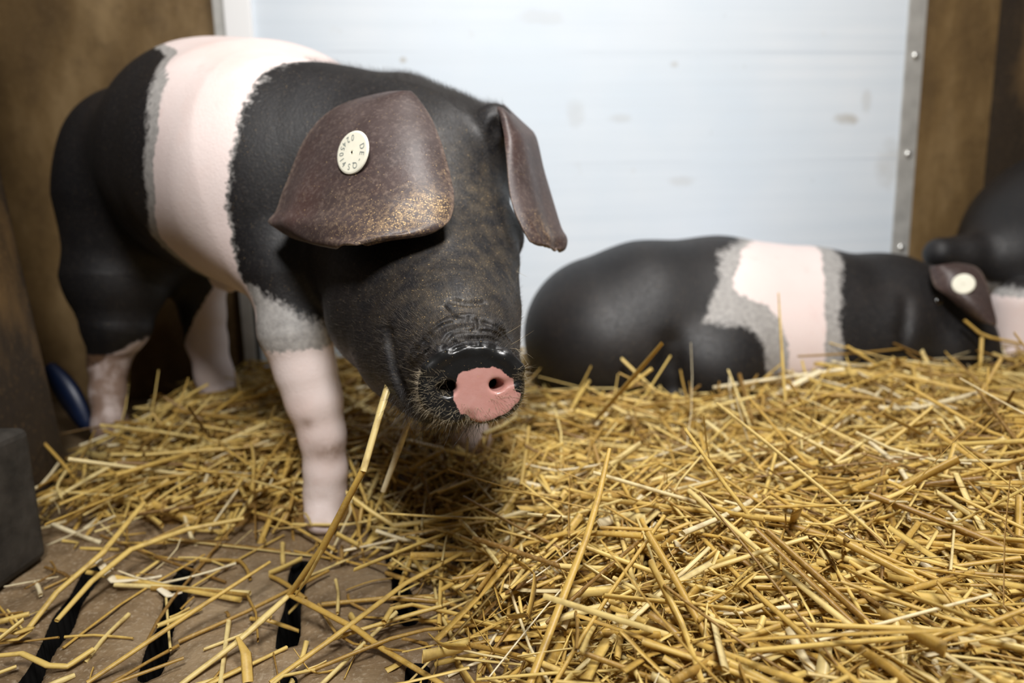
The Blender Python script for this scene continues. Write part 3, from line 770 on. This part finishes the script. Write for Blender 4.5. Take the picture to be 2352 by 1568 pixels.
def ear_frame(g, x, y):
    """point and outward normal of an ear sheet under a pixel"""
    nv_, nu_ = g.shape[:2]; best = None
    q = g.reshape(-1, 3) - CAM; D = q @ FWD; X_ = 1176 + F_PX * (q @ RIGHT) / D; Y_ = 784 - F_PX * (q @ UP) / D
    k = int(np.argmin((X_ - x) ** 2 + (Y_ - y) ** 2)); i, j = divmod(k, nu_); i = min(max(i, 1), nv_ - 2); j = min(max(j, 1), nu_ - 2)
    n = unit(np.cross(g[i, j + 1] - g[i, j - 1], g[i + 1, j] - g[i - 1, j]))
    if n @ (CAM - g[i, j]) < 0: n = -n
    return g[i, j], n, D[k]
pt, nrm, Dt = ear_frame(gL, 812, 351)
tg_n = unit(0.74 * unit(CAM - pt) - 0.62 * RIGHT + 0.26 * UP)
tagL = ear_tag(earL, P(812, 351, Dt - 0.0125), tg_n, UP + 0.06 * RIGHT, 50 * Dt / F_PX)
# eyes
for c, r in (S(1172, 545, 0.612, 22), S(800, 560, 0.60, 22)):
    n_ = 16; v = [c + r * np.array([math.sin(a) * math.cos(b_), math.sin(a) * math.sin(b_), math.cos(a)]) for a in np.linspace(0.001, math.pi - 0.001, 10) for b_ in np.linspace(0, 2 * math.pi, n_, endpoint=False)]
    mesh_np('eye', np.array(v), [[i * n_ + k, (i + 1) * n_ + k, (i + 1) * n_ + (k + 1) % n_, i * n_ + (k + 1) % n_] for i in range(9) for k in range(n_)], MAT_EYE, pig)

# bristles
def pick(mask, n):
    i = np.flatnonzero(mask); return RNG.choice(i, min(n, len(i)), replace=False)
i = pick(on_disc & (rr > 0.45) & (rr < 1.1) & (nn_ > -0.02) & ((nv < -18) | (nu < -55) | (nu > 92)) & (nv < 40), 850)
outw = nose_u * (nu[i] * 1.0)[:, None] + nose_v * nv[i][:, None]; outw /= np.linalg.norm(outw, axis=1, keepdims=True)
hairs('snout_bristles', V1[i], Nn[i] * 0.7 + outw * 0.8 + RNG.normal(0, .25, (len(i), 3)) + UP * 0.15, RNG.uniform(.002, .0058, len(i)), 0.00008, MAT_HAIRL, pig, curl=RNG.normal(0, .5, (len(i), 3)))
back_dir = lambda idx: np.stack([V1[idx, 0] - nose_c[0], V1[idx, 1] - nose_c[1], V1[idx, 2] - nose_c[2]], 1)
headm = (seg_dist(V1, [P(1000, 330, .62), P(990, 600, .58), P(1070, 820, .48)]) < 0.115) & (wet < 0.1) & (V1[:, 1] < 0.70) & (V1[:, 2] > 0.13) & (pink < -0.01)
i = pick(headm, 22000); d = back_dir(i); d /= np.linalg.norm(d, axis=1, keepdims=True)
hairs('face_coat', V1[i], d - (d * Nn[i]).sum(1)[:, None] * Nn[i] + Nn[i] * 0.28 + RNG.normal(0, .16, (len(i), 3)), RNG.uniform(.003, .008, len(i)), 0.00007, MAT_HAIR, pig, segs=2)
i = pick(headm, 4500); d = back_dir(i); d /= np.linalg.norm(d, axis=1, keepdims=True)
hairs('pale_coat', V1[i], d - (d * Nn[i]).sum(1)[:, None] * Nn[i] + Nn[i] * 0.22 + RNG.normal(0, .2, (len(i), 3)), RNG.uniform(.002, .006, len(i)), 0.00007, MAT_HAIRM, pig, segs=2)
nape = seg_dist(V1, [P(800, 170, .72), P(930, 190, .70), P(1020, 235, .68), P(1100, 275, .655)]) < 0.045
i = pick(nape, 6000); d = AX * -0.8 + np.array([0, 0, .35])
hairs('nape_hair', V1[i], Nn[i] * 0.7 + d + RNG.normal(0, .22, (len(i), 3)), RNG.uniform(.003, .009, len(i)), 0.00009, MAT_HAIR, pig)
chin = seg_dist(V1, [P(930, 930, .50), P(985, 965, .47), P(1040, 975, .44)]) < 0.022
i = pick(chin & (Nn[:, 2] < 0.2), 420)
hairs('chin_hair', V1[i], Nn[i] * 0.6 + np.array([-0.25, 0, -0.8]) + RNG.normal(0, .25, (len(i), 3)), RNG.uniform(.008, .02, len(i)), 0.00013, MAT_HAIR, pig, curl=RNG.normal(0, .3, (len(i), 3)))
wk = np.array([P(*a) for a in ((1165, 765, .46), (1172, 792, .455), (1170, 800, .45), (1185, 800, .45), (1185, 825, .44), (1195, 845, .435), (1180, 640, .56), (1183, 620, .56))])
we = np.array([P(*a) for a in ((1210, 740, .45), (1226, 763, .44), (1224, 797, .44), (1216, 828, .44), (1200, 840, .43), (1221, 875, .43), (1200, 600, .555), (1212, 640, .555))])
hairs('whiskers', wk, we - wk, np.linalg.norm(we - wk, axis=1), 0.00022, MAT_HAIRL, pig, curl=np.array([[0, 0, 0.05 * s] for s in (1, 1, -8, -6, -9, -9, 2, 2)]), segs=8)

# --- the lying pig
B2 = Body()
B2.chain([S(1385, 770, 1.06, 186), S(1480, 745, 1.06, 192), S(1640, 735, 1.08, 192), S(1850, 745, 1.10, 178), S(1990, 752, 1.10, 160), S(2080, 755, 1.10, 145)], k=0.06)
B2.cone(S(1640, 800, 1.05, 150), S(1900, 800, 1.06, 130), k=0.06)
B2.ell(P(1412, 790, 1.005), (RIGHT - 0.25 * UP, UP + .25 * RIGHT, -FWD), (.098, .086, .080), 0.03)          # ham
B2.ell(P(1640, 840, 0.975), (RIGHT, UP, FWD), (.075, .065, .06), 0.03)                                     # folded knee
B2.cone(S(1700, 905, 0.97, 35), S(1560, 925, 0.96, 30), k=0.02)
B2.chain([S(2040, 720, 1.09, 120), S(2140, 745, 1.08, 98), S(2210, 800, 1.05, 70), S(2260, 850, 1.02, 48)], k=0.05)
B2.ball(*S(2030, 770, 1.03, 85), k=0.04)
B2.ball(*S(2170, 800, 1.02, 60), k=0.03)
B2.cone(S(1920, 880, 1.02, 30), S(2050, 880, 1.0, 26), k=0.02)
def on_skin2(x, y):
    ds = np.linspace(0.8, 1.2, 300); p = np.array([P(x, y, d) for d in ds]); e = B2(p); k = int(np.argmax(e < 0)); return P(x, y, ds[k] - 0.003)
C2 = [[on_skin2(*a) for a in c] for c in (((1455, 650), (1490, 690), (1525, 745), (1545, 790)), ((1545, 790), (1540, 840), (1556, 890)), ((2085, 690), (2080, 760), (2075, 820)))]
B2.line(C2[1], 0.0015, 0.030)
B2.line(C2[2], 0.003, 0.016)
h2 = 0.0055
V2, Q2 = B2.mesh(np.arange(-0.03, 0.90, h2), np.arange(0.86, 1.26, h2), np.arange(-0.03, 0.34, h2))
AX2 = unit(P(2000, 750, 1.08) - P(1400, 760, 1.06)); AX2[2] = 0; AX2 = unit(AX2)
O2 = P(1400, 760, 1.06)
def side2(x, y, D=0.975): p = P(x, y, D); return ((p - O2) @ AX2, p[2])
sz = np.stack([(V2 - O2) @ AX2, V2[:, 2]], 1)
pk2 = poly_sd(sz, [side2(x, y, D) for x, y, D in ((1725, 545, 1.07), (1695, 575, 1.0), (1690, 600, .99), (1672, 640, .97), (1678, 668, .96), (1712, 682, .95), (1760, 700, .95), (1790, 740, .95), (1808, 800, .95), (1812, 960, .96), (1905, 960, .96), (1897, 800, .95), (1895, 700, .96), (1893, 620, .99), (1890, 535, 1.07))] +
              [(side2(1890, 500, 1.07)), side2(1735, 500, 1.07)])
gr2 = poly_sd(sz, [side2(x, y, D) for x, y, D in ((1690, 545, 1.07), (1640, 580, 1.0), (1640, 620, .99), (1605, 735, .95), (1640, 742, .95), (1700, 742, .95), (1745, 780, .94), (1758, 850, .94), (1760, 960, .95), (1955, 960, .96), (1945, 830, .95), (1935, 740, .95), (1938, 640, .98), (1930, 535, 1.07))] +
              [(side2(1930, 500, 1.07)), side2(1700, 500, 1.07)])
z2 = np.zeros(len(V2))
pig2 = empty('pig', (0.33, 1.06, 0.0)); tag(pig2, 'black pig with a pink and grey belt lying in the straw by the board', 'pig')
mesh_np('body', V2, Q2, MAT_PIG, pig2, attrs=dict(crease=z2, pink=pk2, grey=gr2, nose_pink=z2 - .02, wet=z2, dirt=z2, mud=z2))
for c, r in (S(2150, 692, 1.0, 14),):
    n_ = 16; v = [c + r * np.array([math.sin(a) * math.cos(b_), math.sin(a) * math.sin(b_), math.cos(a)]) for a in np.linspace(0.001, math.pi - 0.001, 10) for b_ in np.linspace(0, 2 * math.pi, n_, endpoint=False)]
    mesh_np('eye', np.array(v), [[i * n_ + k, (i + 1) * n_ + k, (i + 1) * n_ + (k + 1) % n_, i * n_ + (k + 1) % n_] for i in range(9) for k in range(n_)], MAT_EYE, pig2)
rows2 = [row((2135, 612), (2190, 605), 1.00, .985, 1.0), row((2140, 640), (2240, 612), .99, .97, .985), row((2150, 662), (2262, 640), .98, .96, .975), row((2175, 678), (2272, 670), .97, .95, .965),
         row((2200, 700), (2280, 705), .965, .945, .955), row((2228, 722), (2288, 735), .96, .945, .95), row((2255, 738), (2286, 748), .955, .945, .95)]
ear2, g2 = sheet('ear', rows2, MAT_EAR, pig2, thick=0.004, nu_=12, nv_=16)
pt, nrm, Dt = ear_frame(g2, 2213, 652)
ear_tag(ear2, P(2213, 652, Dt - 0.006), unit(unit(CAM - pt) + 0.3 * nrm - 0.15 * RIGHT), UP - .3 * RIGHT, 23 * Dt / F_PX, printed=False)

# --- the pig at the right edge
B3 = Body()
B3.chain([S(2455, 560, 1.21, 222), S(2640, 560, 1.21, 220), S(2800, 600, 1.21, 190)], k=0.06)
B3.chain([S(2400, 600, 1.20, 130), S(2290, 600, 1.19, 75), S(2215, 590, 1.18, 52), S(2160, 582, 1.17, 40)], k=0.04)
B3.cone(S(2345, 700, 1.10, 62), S(2335, 840, 1.10, 40), k=0.03)
B3.cone(S(2335, 840, 1.10, 40), S(2330, 900, 1.10, 34), k=0.02)
B3.cone(S(2480, 720, 1.25, 70), S(2490, 900, 1.25, 40), k=0.03); B3.cone(S(2750, 720, 1.2, 90), S(2760, 910, 1.2, 40), k=0.03)
V3, Q3 = B3.mesh(np.arange(0.66, 1.46, .006), np.arange(0.98, 1.42, .006), np.arange(-0.04, 0.60, .006))
pk3 = np.minimum(P(2330, 682, 1.07)[2] - V3[:, 2], 0.075 - seg_dist(V3, [P(2345, 700, 1.10), P(2330, 900, 1.10)]))
z3 = np.zeros(len(V3))
pig3 = empty('pig', (1.0, 1.15, 0.0)); tag(pig3, 'mostly cropped black pig with a pink foreleg at the right edge behind the lying pig', 'pig')
mesh_np('body', V3, Q3, MAT_PIG, pig3, attrs=dict(crease=z3, pink=pk3, grey=pk3 + .012, nose_pink=z3 - .02, wet=z3, dirt=z3, mud=z3))

# ------------------------------------------------------------------ straw
RS = np.random.default_rng(21)
def bed(x, y):
    """height of the straw bed over the floor"""
    x = np.asarray(x, float); y = np.asarray(y, float)
    right = 1 / (1 + np.exp(-(x - (-0.02 + 0.35 * np.clip(0.56 - y, 0, 1))) / 0.035))            # deep straw on the right
    back = 1 / (1 + np.exp(-(y - (0.66 + 0.12 * np.clip(-x - 0.25, 0, 1))) / 0.022))            # and beyond the near hoof
    cov = np.clip(right + back - right * back, 0, 1)
    left = 1 / (1 + np.exp(-(x + 0.52) / 0.02))
    h = 0.030 + 0.030 / (1 + np.exp(-(x - 0.25) / 0.12)) + 0.012 / (1 + np.exp(-(y - 0.85) / 0.06))
    h = h + 0.007 * np.sin(9 * x + 4 * y) + 0.006 * np.sin(17 * y - 7 * x + 1) + 0.004 * np.sin(31 * x + 19 * y)
    h = h - 0.012 * np.exp(-(((x + 0.44) / 0.16) ** 2 + ((y - 1.05) / 0.14) ** 2))
    return h * cov * left, cov * left
def straw_mesh(ctr, ang, tilt, length, width, flat, bend, bendat, tone, segs=5, sides=5):
    n = len(ctr)
    d0 = np.stack([np.cos(ang) * np.cos(tilt), np.sin(ang) * np.cos(tilt), np.sin(tilt)], 1)
    side = np.stack([-np.sin(ang), np.cos(ang), np.zeros(n)], 1); up = np.cross(d0, side)
    roll = RS.uniform(0, math.pi, n)
    A_ = side * np.cos(roll)[:, None] + up * np.sin(roll)[:, None]; B_ = np.cross(d0, A_)
    V = np.zeros((n, segs + 1, sides, 3))
    for s in range(segs + 1):
        t = s / segs
        k = np.maximum(t - bendat, 0)
        c = ctr + d0 * ((t - 0.5) * length)[:, None] + (side * bend[:, :1] + up * bend[:, 1:]) * (length * (k + 0.25 * (t - .5) ** 2))[:, None]
        wv = width * (0.92 + 0.08 * math.cos(t * 9))
        for j in range(sides):
            a = 2 * math.pi * j / sides
            V[:, s, j] = c + A_ * (math.cos(a) * wv / 2)[:, None] + B_ * (math.sin(a) * wv / 2 * flat)[:, None]
    q = [[s * sides + j, s * sides + (j + 1) % sides, (s + 1) * sides + (j + 1) % sides, (s + 1) * sides + j] for s in range(segs) for j in range(sides)]
    Q = (np.arange(n) * (segs + 1) * sides)[:, None, None] + np.array(q)[None]
    m = (segs + 1) * sides
    return V.reshape(-1, 3), Q.reshape(-1, 4), np.repeat(tone, m), np.tile(np.repeat(np.linspace(0, 1, segs + 1), sides), n)
def gen(n, region, lmin, lmax, wmin, wmax, lift, tiltsd, thin=None, segs=5, flat=(.35, .95)):
    x0, x1, y0, y1 = region
    x = RS.uniform(x0, x1, n); y = RS.uniform(y0, y1, n)
    h, cov = bed(x, y)
    keep = RS.uniform(0, 1, n) < (cov if thin is None else np.maximum(cov, thin))
    x, y, h, cov = x[keep], y[keep], h[keep], cov[keep]; n = len(x)
    L_ = lmin + (lmax - lmin) * RS.uniform(0, 1, n) ** 1.8
    wd = wmin + (wmax - wmin) * RS.uniform(0, 1, n) ** 1.5
    ang = RS.uniform(0, 2 * math.pi, n); tilt = RS.normal(0, tiltsd, n)
    e = 0.02; gx_ = (bed(x + e, y)[0] - bed(x - e, y)[0]) / (2 * e); gy_ = (bed(x, y + e)[0] - bed(x, y - e)[0]) / (2 * e)
    tilt = tilt + np.arctan(gx_ * np.cos(ang) + gy_ * np.sin(ang))
    layer = RS.uniform(0, 1, n)
    z = h - 0.012 + lift * layer + 0.004
    z = np.maximum(z, 0.0025 + 0.3 * L_ * np.abs(np.sin(tilt)))
    bend = RS.normal(0, 0.10, (n, 2)); big = RS.uniform(0, 1, n) < 0.30; bend[big] += RS.normal(0, 0.7, (big.sum(), 2)); bend[:, 1] *= 0.5
    tone = np.clip(RS.beta(1.7, 1.3, n) * 0.97 + 0.01, 0, 1); tone[(RS.uniform(0, 1, n) < 0.06) & (L_ < 0.10)] = 0.97
    c = np.stack([x, y, z], 1)
    # keep straw out of the pigs' bodies
    d = np.stack([np.cos(ang) * np.cos(tilt), np.sin(ang) * np.cos(tilt), np.sin(tilt)], 1)
    ok = np.ones(n, bool)
    for t in (-0.5, -0.25, 0, 0.25, 0.5):
        p = c + d * (t * L_)[:, None]
        for b_ in (B, B2, B3): ok &= b_(p) > 0.001
        ok &= ~((p[:, 0] < -0.545) & (p[:, 1] < 0.80)) & ~((p[:, 0] < -0.446) & (p[:, 1] < 0.605))
        ok &= ((p[:, :2] - PA) @ pn) > 0.004
    m = ok
    return straw_mesh(c[m], ang[m], tilt[m], L_[m], wd[m], RS.uniform(flat[0], flat[1], m.sum()), bend[m], RS.uniform(.3, .7, m.sum()), tone[m], segs)
R0 = (-0.56, 1.15, 0.30, 1.24)
parts = [gen(8000, R0, .05, .16, .0018, .0062, .020, .12),
         gen(4200, R0, .07, .24, .0022, .0062, .042, .17),
         gen(2600, R0, .03, .13, .0045, .0100, .036, .20, flat=(.08, .22)),
         gen(9000, R0, .012, .05, .0010, .0055, .034, .30, segs=3, flat=(.15, .9)),
         gen(2600, (-0.10, 0.45, 0.30, 0.70), .04, .18, .0012, .0055, .036, .18, flat=(.2, .9)),
         gen(900, (-0.10, 0.45, 0.30, 0.70), .03, .10, .0045, .0085, .036, .22, flat=(.08, .22)),
         gen(170, (-0.44, 0.02, 0.37, 0.68), .03, .17, .0022, .0056, .006, .03, thin=0.75),
         gen(60, (-0.44, 0.02, 0.37, 0.68), .01, .05, .002, .006, .005, .03, thin=0.75, flat=(.1, .3))]
xs = np.arange(-0.60, 1.2, 0.012); ys = np.arange(0.28, 1.26, 0.012); X, Y = np.meshgrid(xs, ys, indexing='ij')
hb, cv = bed(X, Y); Zb = hb - 0.014
ii = np.arange(X.size).reshape(X.shape)
q = np.stack([ii[:-1, :-1], ii[1:, :-1], ii[1:, 1:], ii[:-1, 1:]], -1).reshape(-1, 4)
q = q[cv.ravel()[q].min(1) > 0.35]
parts.append((np.stack([X, Y, Zb], -1).reshape(-1, 3), q, np.full(X.size, 0.05), np.zeros(X.size)))
off = 0; VV, QQ, TT, AA = [], [], [], []
for v, q, t, a in parts:
    VV.append(v); QQ.append(q + off); TT.append(t); AA.append(a); off += len(v)
st = mesh_np('straw_bedding', np.concatenate(VV), np.concatenate(QQ), MAT_STRAW, attrs=dict(tone=np.concatenate(TT), along=np.concatenate(AA)))
tag(st, 'thick golden straw bedding covering the slatted pen floor', 'straw', kind='stuff')

# single stalks that stand out of the bedding
def tube(pts, w_, flat=0.75, sides=8, sub=6):
    pts = np.array(pts); k = np.linspace(0, len(pts) - 1, (len(pts) - 1) * sub + 1); i0 = np.clip(k.astype(int), 0, len(pts) - 2); f = (k - i0)[:, None]
    c = pts[i0] * (1 - f) + pts[i0 + 1] * f
    t = np.gradient(c, axis=0); t /= np.linalg.norm(t, axis=1, keepdims=True)
    a = np.cross(t, [0.1, 0.3, 1.0]); a /= np.linalg.norm(a, axis=1, keepdims=True); b_ = np.cross(t, a)
    w_ = np.interp(np.linspace(0, 1, len(c)), np.linspace(0, 1, len(np.atleast_1d(w_))), np.atleast_1d(w_)) if np.size(w_) > 1 else np.full(len(c), float(np.ravel(w_)[0]))
    V = np.stack([c + a * (np.cos(an) * w_ / 2)[:, None] + b_ * (np.sin(an) * w_ / 2 * flat)[:, None] for an in np.linspace(0, 2 * math.pi, sides, endpoint=False)], 1)
    n = len(c); q = [[s * sides + j, s * sides + (j + 1) % sides, (s + 1) * sides + (j + 1) % sides, (s + 1) * sides + j] for s in range(n - 1) for j in range(sides)]
    return V.reshape(-1, 3), np.array(q)
def stalk(label, pts, w_, tone, name='straw_stalk', parent=None, flat=0.75, group=None):
    v, q = tube(pts, w_, flat)
    o = mesh_np(name, v, q, MAT_STRAW, parent, attrs=dict(tone=np.full(len(v), tone), along=np.zeros(len(v))))
    if label: tag(o, label, 'straw', group)
    return o
root = empty('straw_stalk', Pz(665, 1365, 0.02))
tag(root, 'long bent straw stalk hanging from the standing pig\'s mouth down to the floor', 'straw')
stalk(None, [P(905, 845, .500), P(872, 950, .485), P(834, 1082, .475)], (.0062, .0062, .0064), .90, 'upper_stem', root)
stalk(None, [P(836, 1075, .476), P(815, 1115, .478), P(740, 1260, .50), P(664, 1366, .525)], (.0058, .0052, .0062, .0050), .50, 'lower_stem', root)
stalk(None, [P(742, 1262, .498), P(705, 1330, .51), P(676, 1372, .52)], (.0030, .0036, .0015), .78, 'split_sheath', root, .3)
stalk(None, [P(664, 1366, .525), P(600, 1425, .50), P(540, 1478, .485), P(420, 1568, .455), P(330, 1640, .44)], (.0045, .0060, .0050, .0046, .004), .86, 'pale_branch', root)
stalk(None, [P(664, 1366, .525), P(700, 1382, .515), P(820, 1445, .49), P(880, 1490, .475), P(1010, 1568, .45), P(1080, 1620, .44)], (.0040, .0056, .0052, .0050, .0046, .004), .48, 'brown_branch', root)
stalk('pale straw stalk slanting under the standing pig\'s chin beside the bent stalk', [P(950, 940, .56), P(920, 1020, .56), P(880, 1128, .57)], (.004, .0058, .005), .97)
stalk('thin upright straw stalk in front of the lying pig\'s pink belt', [P(1788, 672, .86), P(1797, 830, .85), P(1808, 985, .84), P(1812, 1030, .84)], (.0020, .0052, .0050, .004), .72)
stalk('long straw stalk leaning towards the viewer from the middle of the bedding', [P(1400, 1030, .50), P(1375, 1140, .48), P(1345, 1240, .46), P(1290, 1380, .435), P(1215, 1575, .405), P(1200, 1620, .40)], (.003, .0048, .005, .0058, .0052, .005), .52)
stalk('long straw stalk running diagonally across the right side of the bedding', [P(1722, 915, .72), P(1830, 1040, .64), P(1960, 1170, .57), P(2090, 1280, .52), P(2200, 1370, .485), P(2330, 1490, .45)], (.0030, .0042, .0046, .0048, .0050, .004), .44)
stalk('dark straw stalk curving through the bottom right of the bedding', [P(1610, 1180, .56), P(1690, 1290, .52), P(1790, 1395, .48), P(1900, 1480, .45), P(2060, 1550, .43)], (.003, .0042, .0046, .0042, .004), .38)
stalk('broad pale flattened straw on top of the bedding right of centre', [P(1698, 1135, .585), P(1760, 1150, .58), P(1890, 1168, .572), P(2090, 1182, .565)], (.0085, .0075, .006, .004), .95, flat=.3)
stalk('grey straw stalk lying across the bottom of the bedding', [P(1490, 1420, .46), P(1650, 1460, .45), P(1830, 1500, .44), P(2010, 1535, .43), P(2180, 1575, .42)], (.0030, .0035, .004, .005, .005), .40)
stalk('short upright dark stalk at the bottom right corner', [P(2286, 1435, .44), P(2281, 1500, .43), P(2276, 1580, .42)], (.0048, .0050, .0048), .30)
stalk('pale straw with a white tip on the heap left of the near hoof', [P(385, 972, .86), P(420, 1002, .855), P(540, 1035, .84), P(640, 1045, .83)], (.0075, .0075, .0060, .0050), .88)
stalk('tan straw rising beside the far hind hoof', [P(430, 992, .90), P(490, 950, .90), P(556, 900, .90)], (.0050, .0054, .0060), .52)
stalk('yellow straw jutting over the left end of the heap', [P(100, 1160, .74), P(170, 1112, .74), P(235, 1092, .74), P(300, 1080, .745)], (.0065, .0058, .0050, .0045), .60)
stalk('long thick straw lying from the left slots towards the near hoof', [P(130, 1425, .52), P(210, 1335, .56), P(300, 1262, .60), P(430, 1215, .64), P(560, 1190, .66)], (.0040, .0050, .0060, .0065, .0050), .72)
stalk('green-tinged straw forking at the far left slot', [P(60, 1450, .52), P(130, 1360, .55), P(235, 1270, .585), P(330, 1155, .66)], (.0045, .0050, .0055, .0050), .66)
stalk('white flattened straw piece near the left slots', [P(222, 1282, .595), P(262, 1335, .58), P(330, 1330, .585), P(372, 1322, .59)], (.008, .0085, .0070, .005), .99, flat=.35)
stalk('small curled white straw flake beside the second slot', [P(368, 1352, .57), P(390, 1368, .565), P(418, 1360, .568)], (.0075, .0085, .004), 1.0, flat=.35)
stalk('straw crossing the bare concrete from the bottom edge up to the right slot', [P(620, 1568, .45), P(760, 1468, .48), P(930, 1340, .53), P(1060, 1270, .56)], (.0040, .0046, .0046, .0040), .58)
stalk('straw lying below the pale branch on the left slats', [P(200, 1568, .455), P(330, 1480, .48), P(450, 1400, .51), P(620, 1290, .56)], (.0040, .0045, .0045, .003), .56)
stalk('folded straw curl at the lower left corner', [P(-10, 1445, .50), P(40, 1452, .50), P(76, 1440, .51), P(40, 1468, .50), P(-10, 1472, .49)], (.005, .0075, .006, .005, .005), .62, flat=.4)
stalk('bent straw along the bottom left corner', [P(0, 1505, .475), P(50, 1500, .478), P(110, 1528, .47), P(155, 1530, .472), P(215, 1490, .485)], (.0040, .0045, .0050, .0050, .0045), .72)
stalk('short straw flake standing at the bottom edge below the bent stalk', [P(545, 1462, .485), P(565, 1500, .475), P(570, 1568, .46)], (.003, .0075, .0075), .56, flat=.4)
stalk('straw hooked over the lying pig\'s snout', [P(2215, 735, .96), P(2250, 765, .955), P(2275, 775, .95), P(2350, 790, .95)], (.0050, .0058, .0060, .0050), .50)
stalk('upright straw stub below the lying pig\'s ear', [P(2255, 775, .95), P(2252, 830, .94), P(2248, 860, .94)], (.0050, .0052, .0052), .55)
stalk('thick straw pointing up at the lying pig\'s shoulder', [P(1945, 795, .93), P(1990, 822, .925), P(2030, 850, .92)], (.0060, .0060, .0060), .62)
stalk('tilted straw at the lying pig\'s haunch', [P(1380, 935, .88), P(1440, 890, .875), P(1498, 846, .87)], (.0055, .0058, .0062), .66)
